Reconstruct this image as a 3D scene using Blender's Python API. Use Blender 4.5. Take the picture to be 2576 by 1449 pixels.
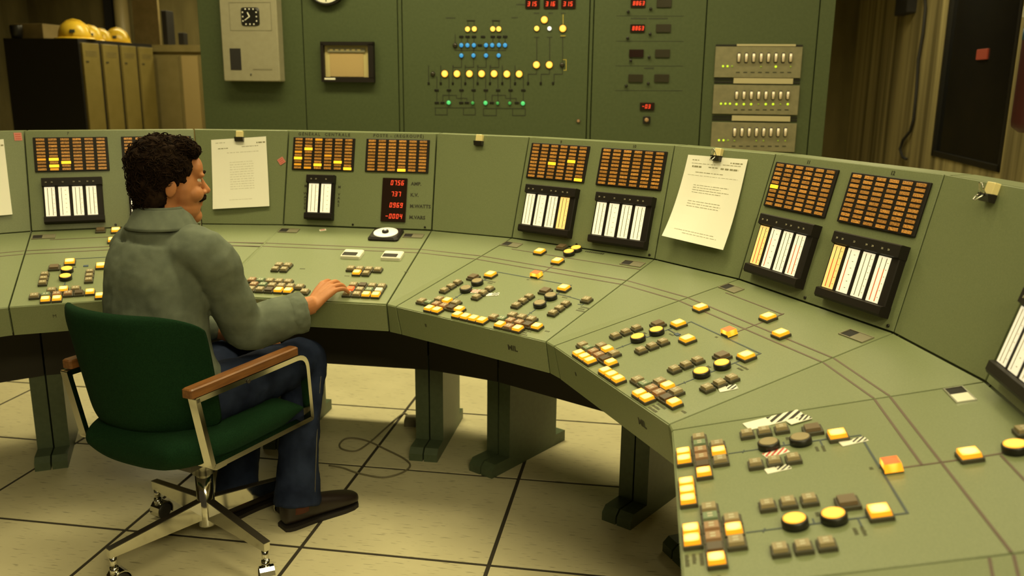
import bpy, bmesh, math, random, re
from mathutils import Vector, Matrix
V = Vector
for o in list(bpy.data.objects): bpy.data.objects.remove(o)
SC = bpy.context.scene
COL = SC.collection
R = math.radians
# ------------------------------------------------------------------ camera (photo frame 2576 x 1449)
PW, PH, FPX = 2576, 1449, 2173.6
CAM = V((0, 0, 1.4467)); PITCH, ROLL = 0.2319, 0.0110
FW = V((0, math.cos(PITCH), -math.sin(PITCH)))
_r0, _u0 = V((1, 0, 0)), V((0, math.sin(PITCH), math.cos(PITCH)))
CR = _r0*math.cos(ROLL) + _u0*math.sin(ROLL); CU = -_r0*math.sin(ROLL) + _u0*math.cos(ROLL)
cd = bpy.data.cameras.new('camera'); cam = bpy.data.objects.new('camera', cd); COL.objects.link(cam)
cd.sensor_width = 36; cd.lens = FPX/PW*36; cd.clip_start = .05
cam.matrix_world = Matrix(((CR.x, CU.x, -FW.x, CAM.x), (CR.y, CU.y, -FW.y, CAM.y), (CR.z, CU.z, -FW.z, CAM.z), (0, 0, 0, 1)))
cd.dof.use_dof = True; cd.dof.focus_distance = 2.45; cd.dof.aperture_fstop = 3.6
SC.camera = cam
# ------------------------------------------------------------------ colour management, world, lights
vs = SC.view_settings; vs.view_transform = 'Standard'; vs.look = 'None'; vs.gamma = 1; vs.use_curve_mapping = False
vs.exposure = 0.0
w = bpy.data.worlds.new('world'); SC.world = w; w.use_nodes = True
w.node_tree.nodes['Background'].inputs[0].default_value = (1, .80, .42, 1)
w.node_tree.nodes['Background'].inputs[1].default_value = .05
GA = -0.1563
EA = V((math.cos(GA), math.sin(GA), 0)); EB = V((-math.sin(GA), math.cos(GA), 0))
def ab(a, b, z=0): return EA*a + EB*b + V((0, 0, z))
def arealight(name, a, b, z, sx, sy, power, col=(1, .88, .47), spread=160):
    l = bpy.data.lights.new(name, 'AREA'); l.shape = 'RECTANGLE'; l.size = sx; l.size_y = sy
    l.energy = power; l.color = col; l.spread = R(spread)
    o = bpy.data.objects.new(name, l); COL.objects.link(o); o.location = ab(a, b, z); o.rotation_euler = (0, 0, GA)
    return o
LAMPS = [(-1.2, 4.05, 2.6, .30, 44, 140), (1.2, 3.95, 2.2, .30, 20, 140), (-.95, 2.40, 2.4, .3, 16, 100), (.95, 2.05, .3, 1.4, 3, 110), (.2, .6, 2.4, .3, 22, 160), (1.2, -1.6, 1.6, .6, 120, 170), (-4.2, 7.6, 1.5, .3, 26, 150), (-5.0, 9.4, 2.4, .3, 34, 170), (-3.6, 3.4, 1.5, .3, 10, 150), (1.6, 6.8, .8, .3, 34, 150)]  # unseen ceiling lamps; the behind-camera and rear-wall ones are added as fill
LZ = 3.0
for (a, b, sx, sy, pw, sd) in LAMPS: arealight('fluorescent_light', a, b, LZ - .075, sx, sy, pw, spread=sd)
# ------------------------------------------------------------------ helpers
WM = {}
def M4(o, x, y, z): return Matrix(((x.x, y.x, z.x, o.x), (x.y, y.y, z.y, o.y), (x.z, y.z, z.z, o.z), (0, 0, 0, 1)))
def T(x, y, z=0): return Matrix.Translation((x, y, z))
def RZ(a): return Matrix.Rotation(a, 4, 'Z')
def RX(a): return Matrix.Rotation(a, 4, 'X')
def RY(a): return Matrix.Rotation(a, 4, 'Y')
def S(x, y=None, z=None):
    y = x if y is None else y; z = x if z is None else z
    return Matrix.Diagonal((x, y, z, 1))
def ray(px, py): return FW + CR*((px-PW/2)/FPX) - CU*((py-PH/2)/FPX)
def hit(px, py, o, n):
    d = ray(px, py); return CAM + d*(((o-CAM).dot(n))/d.dot(n))
def atz(px, py, z): return hit(px, py, V((0, 0, z)), V((0, 0, 1)))
def aty(px, py, y):
    d = ray(px, py); return CAM + d*(y/d.y)
def on(F, px, py, off=0):
    """photo pixel -> (x, y) in the surface frame F, for a point off above the surface"""
    n = F.to_3x3() @ V((0, 0, 1)); p = hit(px, py, F.translation + n*off, n)
    q = F.inverted() @ p; return q.x, q.y
def tag(o, label=None, cat=None, group=None, kind=None):
    if label: o['label'] = label
    if cat: o['category'] = cat
    if group: o['group'] = group
    if kind: o['kind'] = kind
    return o
def link(name, data, M=None, parent=None):
    o = bpy.data.objects.new(name, data); COL.objects.link(o); M = M or Matrix()
    if parent is not None:
        o.parent = parent; o.matrix_basis = WM[parent.name].inverted() @ M
    else: o.matrix_basis = M
    WM[o.name] = M.copy(); return o
def thing(name, loc, label, cat, group=None, rz=0):
    o = link(name, None, T(*loc) @ RZ(rz)); o.empty_display_size = .05
    return tag(o, label, cat, group)
class MB:
    """collects shapes into one mesh; every face carries a material slot"""
    def __init__(s): s.v = []; s.f = []; s.m = []; s.sm = []
    def add(s, vs, fs, mi=0, M=None, smooth=False):
        k = len(s.v); s.v += [tuple(M @ V(p)) if M else tuple(p) for p in vs]
        for f in fs: s.f.append(tuple(i+k for i in f)); s.m.append(mi); s.sm.append(smooth)
        return s
    def box(s, x0, x1, y0, y1, z0, z1, mi=0, M=None):
        vs = [(x, y, z) for z in (z0, z1) for y in (y0, y1) for x in (x0, x1)]
        return s.add(vs, [(0, 2, 3, 1), (4, 5, 7, 6), (0, 1, 5, 4), (2, 6, 7, 3), (0, 4, 6, 2), (1, 3, 7, 5)], mi, M)
    def frus(s, x, y, tx, ty, z0, z1, mi=0, M=None):
        vs = [(-x, -y, z0), (x, -y, z0), (x, y, z0), (-x, y, z0), (-tx, -ty, z1), (tx, -ty, z1), (tx, ty, z1), (-tx, ty, z1)]
        return s.add(vs, [(3, 2, 1, 0), (4, 5, 6, 7), (0, 1, 5, 4), (1, 2, 6, 5), (2, 3, 7, 6), (3, 0, 4, 7)], mi, M)
    def bev(s, x0, x1, y0, y1, z0, z1, b, mi=0, M=None):
        """box with a chamfered top rim and rounded plan corners"""
        def ring(i, z): 
            c = b+i; pts = []
            for cx, cy, a0 in ((x1-c, y1-c, 0), (x0+c, y1-c, 90), (x0+c, y0+c, 180), (x1-c, y0+c, 270)):
                for k in (0, 45, 90):
                    pts.append((cx+b*math.cos(R(a0+k)), cy+b*math.sin(R(a0+k)), z))
            return pts
        a, bb, c = ring(0, z0), ring(0, z1-b*.6), ring(b*.6, z1); n = len(a)
        fs = [tuple(reversed(range(n))), tuple(range(2*n, 3*n))]
        for k in range(2):
            for i in range(n): j = (i+1) % n; fs.append((k*n+i, k*n+j, (k+1)*n+j, (k+1)*n+i))
        return s.add(a+bb+c, fs, mi, M)
    def lathe(s, prof, n=24, mi=0, M=None, smooth=True, cap=True):
        vs = []; fs = []
        for (r, z) in prof:
            for i in range(n): a = 2*math.pi*i/n; vs.append((r*math.cos(a), r*math.sin(a), z))
        for k in range(len(prof)-1):
            for i in range(n): j = (i+1) % n; fs.append((k*n+i, k*n+j, (k+1)*n+j, (k+1)*n+i))
        s.add(vs, fs, mi, M, smooth)
        if cap:
            s.add(vs[:n], [tuple(reversed(range(n)))], mi, M); s.add(vs[-n:], [tuple(range(n))], mi, M)
        return s
    def tube(s, pts, rad, n=10, mi=0, M=None, flat=None, up=None, smooth=True, closed=False):
        """tube along pts; rad a number or a list; flat scales the second axis; up fixes the first axis"""
        pts = [V(p) for p in pts]; m = len(pts); vs = []; fs = []; pu = None
        for i, p in enumerate(pts):
            if closed: d = pts[(i+1) % m]-pts[i-1]
            else: d = (pts[min(i+1, m-1)]-pts[max(i-1, 0)])
            d.normalize(); ref = V(up) if up else (pu or (V((0, 0, 1)) if abs(d.z) < .9 else V((1, 0, 0))))
            a = (ref - d*ref.dot(d)).normalized(); b = d.cross(a); pu = a
            r = rad[i] if isinstance(rad, (list, tuple)) else rad
            ra, rb = r if isinstance(r, tuple) else (r, r*(flat or 1))
            for k in range(n):
                t = 2*math.pi*k/n; vs.append(p + a*(ra*math.cos(t)) + b*(rb*math.sin(t)))
        for i in range(m if closed else m-1):
            for k in range(n):
                q = (k+1) % n; i2 = (i+1) % m; fs.append((i*n+k, i*n+q, i2*n+q, i2*n+k))
        if not closed: fs += [tuple(reversed(range(n))), tuple(range((m-1)*n, m*n))]
        return s.add(vs, fs, mi, M, smooth)
    def bar(s, pts, w, h, mi=0, M=None, up=(0, 0, 1), closed=False):
        """rectangular bar along pts, w across, h along up"""
        pts = [V(p) for p in pts]; m = len(pts); vs = []; fs = []
        for i, p in enumerate(pts):
            if closed: d = (pts[(i+1) % m]-p).normalized()+(p-pts[i-1]).normalized()
            else:
                d = V((0, 0, 0))
                if i < m-1: d += (pts[i+1]-p).normalized()
                if i > 0: d += (p-pts[i-1]).normalized()
            d.normalize(); u = V(up); a = d.cross(u)
            a.normalize(); u2 = a.cross(d).normalized()
            k = 1.0
            if (closed or 0 < i < m-1):
                e = (pts[(i+1) % m]-p).normalized(); c = abs(d.dot(e)); k = 1/max(c, .5)
            for (x, y) in ((-w/2, -h/2), (w/2, -h/2), (w/2, h/2), (-w/2, h/2)):
                kk = k
                vs.append(p + a*(x*kk) + u2*(y*kk if abs(d.dot(u)) > .2 else y))
        for i in range(m if closed else m-1):
            for k in range(4):
                q = (k+1) % 4; i2 = (i+1) % m; fs.append((i*4+k, i*4+q, i2*4+q, i2*4+k))
        if not closed: fs += [(3, 2, 1, 0), tuple(range((m-1)*4, m*4))]
        return s.add(vs, fs, mi, M)
    def prism(s, poly, y0, y1, mi=0, M=None, axis='x'):
        """extrude a 2-D polygon (p, z) along x from y0 to y1; p becomes local y"""
        n = len(poly); vs = [(y0, p, z) for p, z in poly]+[(y1, p, z) for p, z in poly]
        fs = [tuple(range(n)), tuple(reversed(range(n, 2*n)))]
        for i in range(n): j = (i+1) % n; fs.append((j, i, n+i, n+j))
        return s.add(vs, fs, mi, M)
    def ell(s, c, r, mi=0, M=None, nu=16, nv=10):
        vs = []; fs = []
        for j in range(nv+1):
            t = math.pi*j/nv
            for i in range(nu):
                a = 2*math.pi*i/nu; vs.append((c[0]+r[0]*math.sin(t)*math.cos(a), c[1]+r[1]*math.sin(t)*math.sin(a), c[2]-r[2]*math.cos(t)))
        for j in range(nv):
            for i in range(nu):
                k = (i+1) % nu; fs.append((j*nu+i, j*nu+k, (j+1)*nu+k, (j+1)*nu+i))
        return s.add(vs, fs, mi, M, True)
    def mesh(s, name, mats):
        me = bpy.data.meshes.new(name); me.from_pydata(s.v, [], s.f)
        for m in (mats if isinstance(mats, (list, tuple)) else [mats]): me.materials.append(MT[m] if isinstance(m, str) else m)
        me.polygons.foreach_set('material_index', s.m); me.polygons.foreach_set('use_smooth', s.sm)
        bm = bmesh.new(); bm.from_mesh(me); bmesh.ops.remove_doubles(bm, verts=bm.verts, dist=1e-6)
        bmesh.ops.recalc_face_normals(bm, faces=bm.faces); bm.to_mesh(me); bm.free(); me.update()
        return me
    def obj(s, name, mats, parent=None, M=None, local=True):
        return link(name, s.mesh(name, mats), M, parent)
def text_mesh(txt, size, align='CENTER', ext=.0003, bold=0.0, space=1.0):
    c = bpy.data.curves.new('lettering', 'FONT'); c.body = txt; c.size = size; c.align_x = align; c.align_y = 'CENTER'
    c.extrude = ext; c.offset = bold; c.space_character = space; c.resolution_u = 2
    o = bpy.data.objects.new('tmp', c); COL.objects.link(o)
    me = bpy.data.meshes.new_from_object(o.evaluated_get(bpy.context.evaluated_depsgraph_get()))
    bpy.data.objects.remove(o); bpy.data.curves.remove(c); return me
def text(txt, size, M, parent, mat='ink', name='lettering', align='CENTER', bold=0.0, space=1.0):
    me = text_mesh(txt, size, align, .0003, bold, space); me.materials.clear(); me.materials.append(MT[mat])
    return link(name, me, M @ T(0, 0, .0006), parent)
def scribble(F, x, y, w_, h_, parent, mt='ink', rows=1, seed=0, name='caption'):
    """a caption too small to read in the photograph: a row of letter-sized marks"""
    rnd = random.Random(seed+int(x*1e4)+int(y*1e4)); mb = MB()
    for r_ in range(rows):
        q = -w_/2; e = w_/2*(1 if r_ != 1 else .5)
        while q < e:
            l_ = h_*rnd.uniform(.45, .7); mb.box(q, q+l_, -h_/2-r_*h_*1.7, h_*rnd.uniform(.3, .5)-r_*h_*1.7, 0, .0005); q += l_+h_*.22
    return mb.obj(name, mt, parent, F @ T(x, y, .0001))
# ------------------------------------------------------------------ materials
MT = {}
def mat(name, col, rough=.5, metal=0, emit=None, es=0, spec=.5, coat=0):
    m = bpy.data.materials.new(name); m.use_nodes = True; b = m.node_tree.nodes['Principled BSDF']
    b.inputs['Base Color'].default_value = (*col, 1); b.inputs['Roughness'].default_value = rough; b.inputs['Metallic'].default_value = metal
    b.inputs['Specular IOR Level'].default_value = spec
    if coat: b.inputs['Coat Weight'].default_value = coat; b.inputs['Coat Roughness'].default_value = .15
    if emit: b.inputs['Emission Color'].default_value = (*emit, 1); b.inputs['Emission Strength'].default_value = es
    MT[name] = m; return m
def nodes(m): return m.node_tree.nodes, m.node_tree.links, m.node_tree.nodes['Principled BSDF']
def noisy(name, c1, c2, scale=40, rough=.5, bump=0, bscale=None, stretch=(1, 1, 1), detail=4, metal=0, spec=.5, lo=.35, hi=.65, bdist=.002, coord='Object'):
    """colour noise between c1 and c2 with optional fine relief"""
    m = mat(name, c1, rough, metal, spec=spec); N, L, b = nodes(m)
    tc = N.new('ShaderNodeTexCoord'); mp = N.new('ShaderNodeMapping'); mp.inputs['Scale'].default_value = stretch
    L.new(tc.outputs[coord], mp.inputs[0])
    n = N.new('ShaderNodeTexNoise'); n.inputs['Scale'].default_value = scale; n.inputs['Detail'].default_value = detail
    L.new(mp.outputs[0], n.inputs['Vector'])
    r = N.new('ShaderNodeValToRGB'); r.color_ramp.elements[0].color = (*c1, 1); r.color_ramp.elements[1].color = (*c2, 1)
    r.color_ramp.elements[0].position = lo; r.color_ramp.elements[1].position = hi
    L.new(n.outputs['Fac'], r.inputs[0]); L.new(r.outputs[0], b.inputs['Base Color'])
    if bump:
        n2 = N.new('ShaderNodeTexNoise'); n2.inputs['Scale'].default_value = bscale or scale; n2.inputs['Detail'].default_value = 3
        L.new(mp.outputs[0], n2.inputs['Vector'])
        bp = N.new('ShaderNodeBump'); bp.inputs['Strength'].default_value = bump; bp.inputs['Distance'].default_value = bdist
        L.new(n2.outputs['Fac'], bp.inputs['Height']); L.new(bp.outputs[0], b.inputs['Normal'])
    return m
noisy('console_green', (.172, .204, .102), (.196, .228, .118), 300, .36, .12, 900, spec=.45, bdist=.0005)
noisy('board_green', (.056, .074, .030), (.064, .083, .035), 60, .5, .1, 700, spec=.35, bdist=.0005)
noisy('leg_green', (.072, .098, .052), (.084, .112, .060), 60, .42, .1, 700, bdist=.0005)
mat('seam_dark', (.03, .035, .015), .7)
mat('ink', (.035, .035, .018), .6)
mat('black', (.010, .009, .007), .35)
mat('black_matte', (.012, .010, .008), .75)
mat('recorder_black', (.013, .010, .008), .5, spec=.25)
mat('chrome', (.62, .61, .56), .10, 1)
mat('steel', (.55, .54, .48), .25, 1)
mat('white_plastic', (.8, .78, .66), .35)
mat('clip_black', (.015, .012, .01), .25)
mat('clip_pad', (.80, .68, .32), .35)
mat('line_blue', (.045, .065, .075), .5)
mat('line_brown', (.115, .075, .058), .5)
mat('line_yellow', (.42, .34, .05), .5)
mat('blue_tab', (.03, .06, .11), .5)
mat('bezel', (.055, .050, .028), .5)
mat('bezel_black', (.014, .013, .009), .4)
for nm, c in dict(cap_beige=(.31, .245, .130), cap_green=(.17, .23, .13), cap_pink=(.34, .20, .105), cap_brown=(.15, .105, .058), cap_dark=(.085, .06, .035), cap_white=(.80, .78, .62)).items(): mat(nm, c, .35)
mat('legend', (.52, .48, .35), .5)
def glow(name, core, edge, sc, se, rad):
    """lamp behind a translucent cap: bright middle, deeper rim"""
    m = mat(name, (.3, .12, .02), .3); N, L, b = nodes(m)
    tc = N.new('ShaderNodeTexCoord'); ln = N.new('ShaderNodeVectorMath'); ln.operation = 'LENGTH'
    sx = N.new('ShaderNodeSeparateXYZ'); cx = N.new('ShaderNodeCombineXYZ')
    L.new(tc.outputs['Object'], sx.inputs[0]); L.new(sx.outputs[0], cx.inputs[0]); L.new(sx.outputs[1], cx.inputs[1]); L.new(cx.outputs[0], ln.inputs[0])
    mr = N.new('ShaderNodeMapRange'); mr.inputs['From Min'].default_value = rad*.62; mr.inputs['From Max'].default_value = rad*1.3
    L.new(ln.outputs['Value'], mr.inputs['Value'])
    r = N.new('ShaderNodeValToRGB'); r.color_ramp.elements[0].color = (*core, 1); r.color_ramp.elements[1].color = (*edge, 1)
    L.new(mr.outputs[0], r.inputs[0]); L.new(r.outputs[0], b.inputs['Emission Color'])
    m2 = N.new('ShaderNodeMapRange'); m2.inputs['To Min'].default_value = sc; m2.inputs['To Max'].default_value = se
    L.new(mr.outputs[0], m2.inputs['Value']); L.new(m2.outputs[0], b.inputs['Emission Strength']); return m
glow('lit_amber', (1, .62, .13), (1, .37, .008), 3.2, 1.35, .0135)
glow('lit_amber_side', (1, .37, .008), (1, .32, .004), 1.2, 1.0, .02)
glow('lit_round', (1, .52, .05), (1, .31, .004), 2.0, 1.1, .018)
glow('lit_red', (1, .10, .03), (1, .07, .015), 1.2, .9, .014)
glow('lamp_amber', (1, .55, .07), (1, .33, .005), 2.1, 1.1, .018)
mat('lamp_blue', (.02, .12, .2), .4, emit=(.05, .36, .75), es=.75)
mat('lamp_green', (.02, .2, .05), .4, emit=(.13, .85, .22), es=.75)
mat('lamp_green_dim', (.02, .2, .05), .4, emit=(.08, .42, .08), es=.5)
mat('lamp_white', (.5, .5, .4), .4, emit=(1, .95, .75), es=1.5)
mat('led_green', (.1, .2, .02), .4, emit=(.62, .82, .02), es=1.2)
mat('led_dim', (.12, .16, .02), .4, emit=(.30, .40, .02), es=.5)
mat('seg_red', (.3, .02, .01), .4, emit=(1, .07, .02), es=1.5)
mat('display_dark', (.018, .008, .006), .2)
mat('display_off', (.03, .026, .014), .25)
mat('tile_lit', (.5, .25, .02), .4, emit=(1, .48, .015), es=1.9)
mat('tile_warm', (.5, .25, .02), .4, emit=(1, .36, .015), es=.55)
mat('paper', (.94, .92, .82), .65)
mat('chart_paper', (.85, .80, .62), .5, emit=(1, .90, .66), es=.55)
mat('chart_amber', (.85, .65, .3), .5, emit=(1, .62, .16), es=.6)
mat('chart_line', (.05, .035, .02), .6)
mat('chart_red', (.65, .13, .05), .6, emit=(.8, .12, .03), es=.25)
mat('tag_white', (.86, .84, .72), .5)
mat('tag_red', (.55, .06, .04), .5)
mat('tag_pink', (.65, .22, .17), .6)
mat('print_grey', (.30, .28, .17), .7)
# amber annunciator window: printed legend in two faint lines
m = mat('tile_amber', (.42, .17, .035), .35, emit=(1, .34, .035), es=.06); N, L, b = nodes(m)
tc = N.new('ShaderNodeTexCoord'); oi = N.new('ShaderNodeObjectInfo'); ad = N.new('ShaderNodeVectorMath'); ad.operation = 'ADD'
L.new(tc.outputs['Object'], ad.inputs[0]); L.new(oi.outputs['Location'], ad.inputs[1])
n = N.new('ShaderNodeTexNoise'); n.inputs['Scale'].default_value = 420; n.inputs['Detail'].default_value = 1; L.new(ad.outputs[0], n.inputs['Vector'])
r = N.new('ShaderNodeValToRGB'); r.color_ramp.elements[0].position = .40; r.color_ramp.elements[1].position = .60
r.color_ramp.elements[0].color = (.24, .105, .024, 1); r.color_ramp.elements[1].color = (.66, .32, .075, 1)
L.new(n.outputs['Fac'], r.inputs[0])
hs = N.new('ShaderNodeHueSaturation'); mr = N.new('ShaderNodeMapRange'); mr.inputs['To Min'].default_value = .72; mr.inputs['To Max'].default_value = 1.3
L.new(oi.outputs['Random'], mr.inputs['Value']); L.new(mr.outputs[0], hs.inputs['Value']); L.new(r.outputs[0], hs.inputs['Color']); L.new(hs.outputs[0], b.inputs['Base Color'])
# ------------------------------------------------------------------ setting
m = noisy('floor_tile', (.60, .545, .345), (.66, .60, .385), 5, .33, .06, 60, spec=.4)
N, L, b = nodes(m)                                               # short dark streaks pressed into the vinyl
tc = N.new('ShaderNodeTexCoord'); oi = N.new('ShaderNodeObjectInfo'); ad = N.new('ShaderNodeVectorMath'); ad.operation = 'MULTIPLY_ADD'
ad.inputs[1].default_value = (1, 1, 1); L.new(tc.outputs['Object'], ad.inputs[0]); L.new(oi.outputs['Location'], ad.inputs[2])
mp = N.new('ShaderNodeMapping'); mp.inputs['Scale'].default_value = (9, 55, 1); mp.inputs['Rotation'].default_value = (0, 0, .5); L.new(ad.outputs[0], mp.inputs[0])
n = N.new('ShaderNodeTexNoise'); n.inputs['Scale'].default_value = 2.2; n.inputs['Detail'].default_value = 1.5; L.new(mp.outputs[0], n.inputs['Vector'])
r = N.new('ShaderNodeValToRGB'); r.color_ramp.elements[0].position = .62; r.color_ramp.elements[1].position = .72
r.color_ramp.elements[0].color = (0, 0, 0, 1); r.color_ramp.elements[1].color = (.6, .6, .6, 1)
mx = N.new('ShaderNodeMixRGB'); mx.inputs[2].default_value = (.20, .17, .09, 1)
old = b.inputs['Base Color'].links[0].from_socket
L.new(n.outputs['Fac'], r.inputs[0]); L.new(r.outputs[0], mx.inputs[0]); L.new(old, mx.inputs[1]); L.new(mx.outputs[0], b.inputs['Base Color'])
mat('joint', (.035, .028, .016), .85)
noisy('concrete', (.11, .088, .036), (.36, .30, .14), 3, .85, .5, 30, (2.6, 2.6, .10), 8, spec=.2, bdist=.01)
noisy('concrete_far', (.10, .083, .032), (.185, .15, .060), 3, .85, .3, 30, (1, 1, .3), 8, spec=.2, bdist=.01)
noisy('ceiling_white', (.55, .50, .36), (.6, .55, .4), 30, .8)
GRID = M4(V((-1.2673, 2.5887, 0)), EA, EB, V((0, 0, 1)))
fl = MB().box(-7.0, 4.4, -4.9, 9.2, -.08, -.0018).obj('floor', 'joint', None, GRID); tag(fl, 'cream raised access floor of square vinyl tiles with dark joints', 'floor', kind='structure')
tm = MB().bev(.0065, .6035, .0065, .6035, -.0018, 0, .0009).mesh('floor_tile', 'floor_tile')
for i in range(-9, 7):
    for j in range(-4, 13): link('floor_tile', tm, GRID @ T(i*.61, j*.61), fl)
FR0 = M4(V((0, 0, 0)), EA, EB, V((0, 0, 1)))                      # room frame: x along the board, y away from the camera
c = MB().box(-8, 2.5, -2.5, 10.6, LZ+.005, LZ+.1).obj('ceiling', 'ceiling_white', None, FR0); tag(c, 'pale flat ceiling above the control room', 'ceiling', kind='structure')
c = MB().box(-8, 2.5, 10.5, 10.65, -.08, LZ).obj('wall_back', 'concrete_far', None, FR0); tag(c, 'raw concrete rear wall behind the lockers', 'wall', kind='structure')
c = MB().box(-8.1, -8, -2.5, 10.6, -.08, LZ).obj('wall_left', 'concrete_far', None, FR0); tag(c, 'raw concrete side wall to the left', 'wall', kind='structure')
AR = 2.2; b0, b1, z0 = 5.95, 7.36, .93
mb = MB().box(AR, AR+.2, -2.5, b0, -.08, LZ).box(AR, AR+.2, b1, 10.5, -.08, LZ).box(AR, AR+.2, b0, b1, -.08, z0).box(AR, AR+.2, b0, b1, 2.6, LZ)
wr = mb.obj('wall_right', 'concrete', None, FR0); tag(wr, 'board marked concrete side wall with a dark window', 'wall', kind='structure')
mb = MB()
for y in (b0+.02, b1-.02): mb.box(AR-.006, AR+.05, y-.02, y+.02, z0, 2.6)
for z in (z0+.02, 2.58): mb.box(AR-.006, AR+.05, b0, b1, z-.02, z+.02)
wf = mb.obj('window_1', 'black', None, FR0); tag(wf, 'tall black framed window onto a dark hall', 'window', kind='structure')
m = mat('dark_glass', (.006, .006, .006), .04); MB().box(AR+.02, AR+.028, b0+.04, b1-.04, z0+.04, 2.56).obj('pane', 'dark_glass', wf, FR0)
mat('pane_glow_red', (.06, .012, .006), .5, emit=(.75, .10, .03), es=.2)
o = MB().bev(-.10, .10, -.035, .035, 0, .010, .004).obj('red_glow_plate', 'pane_glow_red', None, M4(ab(AR+.02, 6.58, 1.68), EB*-1, V((0, 0, 1)), EA*-1)); tag(o, 'glowing plate standing in for a red light in the black window', 'light')  # thin glowing plate stands in for a red light seen in the glass
mat('lamp_housing', (.7, .68, .55), .5); mat('diffuser', (.9, .85, .6), .5, emit=(1, .84, .46), es=3.0)
LAMPLABEL = ['fluorescent ceiling fixture between console and board, left half', 'fluorescent ceiling fixture between console and board, right half', 'fluorescent ceiling fixture over the seated operator', 'fluorescent ceiling fixture running along the right console sections', 'fluorescent ceiling fixture over the middle of the control room', 'wide fill lamp added behind the camera, out of view', 'fluorescent ceiling fixture above the row of lockers', 'unseen ceiling lamp added to brighten the rear concrete wall', 'fluorescent ceiling fixture at the far left of the console', 'short ceiling fixture beside the dark window']
for k, (a, bb, sx, sy, pw, sd) in enumerate(LAMPS):
    t = thing('ceiling_light', ab(a, bb, LZ-.07), LAMPLABEL[k], 'light', 'ceiling lights')  # out-of-view fixture built round every lamp, added fill lamps included
    MB().box(-sx/2-.04, sx/2+.04, -sy/2-.04, sy/2+.04, -.0, .07).obj('housing', 'lamp_housing', t, FR0 @ T(a, bb, LZ-.07))
    MB().box(-sx/2, sx/2, -sy/2, sy/2, -.002, .0).obj('diffuser', 'diffuser', t, FR0 @ T(a, bb, LZ-.07))
# ------------------------------------------------------------------ console geometry
CW, CD, ZF, ZB, ZT, DT, HF, FI = .6024, .5977, .743, .889, 1.2576, .0981, .1011, .0232
MODS = {'A': (-1.805, 3.1981, 20.991, CW), 'B': (-.9166, 3.4121, -8.953, .61), 'C': (-.0034, 3.1695, -38.427, CW), 'D': (.6731, 2.5068, -68.517, CW), 'E': (.929, 1.6074, -98.534, CW)}
# neighbours one step further round on both sides, for the parts the frame cuts
def step(m, sgn):
    x, y, t, wd = MODS[m]; u = V((math.cos(R(t)), math.sin(R(t)), 0)); v = V((math.sin(R(t)), -math.cos(R(t)), 0)); o = V((x, y, 0))
    t2 = t-30*sgn; u2 = V((math.cos(R(t2)), math.sin(R(t2)), 0)); v2 = V((math.sin(R(t2)), -math.cos(R(t2)), 0)); tm_ = t-15*sgn; um = V((math.cos(R(tm_)), math.sin(R(tm_)), 0))
    if sgn > 0: q = o+u*wd+v*CD+um*.035-v2*CD
    else: q = o+v*CD-um*.035-v2*CD-u2*CW
    return (q.x, q.y, t2, CW)
MODS['F'] = step('E', 1); MODS['Z'] = step('A', -1)
ORDER = 'ZABCDEF'
def base(m):
    x, y, t, wd = MODS[m]; u = V((math.cos(R(t)), math.sin(R(t)), 0)); k = V((-math.sin(R(t)), math.cos(R(t)), 0))
    return M4(V((x, y, 0)), u, k, V((0, 0, 1)))
def frame3(o, xe, ye):
    x = (xe-o).normalized(); y = (ye-o); y = (y-x*y.dot(x)).normalized(); return M4(o, x, y, x.cross(y))
PT = {'F': (-CD, ZF), 'B': (0, ZB), 'T': (DT, ZT), 'f': (-CD+FI, ZF-HF)}
def corner(m, k):
    y, z = PT[k[0]]; return base(m) @ V((MODS[m][3] if k[1] == 'R' else 0, y, z))
def desk(m): return frame3(corner(m, 'FL'), corner(m, 'FR'), corner(m, 'BL'))
def back(m): return frame3(corner(m, 'BL'), corner(m, 'BR'), corner(m, 'TL'))
def fasc(m): return frame3(corner(m, 'fL'), corner(m, 'fR'), corner(m, 'FL'))
DL = math.hypot(CD, ZB-ZF); BLN = math.hypot(DT, ZT-ZB)
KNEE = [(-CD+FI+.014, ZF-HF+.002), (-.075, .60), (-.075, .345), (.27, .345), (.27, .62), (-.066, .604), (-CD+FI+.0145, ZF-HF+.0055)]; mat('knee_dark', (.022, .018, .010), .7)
CARC = [(-CD+.022, ZF-.018), (-CD+FI+.016, ZF-HF+.007), (-.066, .606), (.27, .622), (.27, 1.05), (DT+.09, ZT-.004), (DT+.0205, ZT-.004), (.0155, ZB+.0), (0.0, ZB-.022)]
def slab(name, q, th, mats, parent, g=.002, M=None):
    """panel from four corners (counter-clockwise seen from outside), edges pulled in by g, thickness th behind"""
    q = [V(p) for p in q]; n = (q[1]-q[0]).cross(q[3]-q[0]).normalized(); c = sum(q, V())/4; vs = []
    def inset(p, i):
        a, b2 = (q[i-1]-p), (q[(i+1) % 4]-p)
        la, lb = a.length, b2.length; sn = a.normalized().cross(b2.normalized()).length
        return p + a.normalized()*min(g/sn, la*.3) + b2.normalized()*min(g/sn, lb*.3)
    top = [inset(p, i) for i, p in enumerate(q)]
    ch = .0014
    r1 = [p - n*ch for p in top]; t2 = [p+(c-p).normalized()*ch*1.2 for p in top]; bt = [p-n*th for p in top]
    mb = MB().add(t2+r1+bt, [(0, 1, 2, 3)]+[(4+i, 4+(i+1) % 4, (i+1) % 4, i) for i in range(4)]+[(8+i, 8+(i+1) % 4, 4+(i+1) % 4, 4+i) for i in range(4)]+[(11, 10, 9, 8)])
    return mb, mats
HALF = .0565
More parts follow.
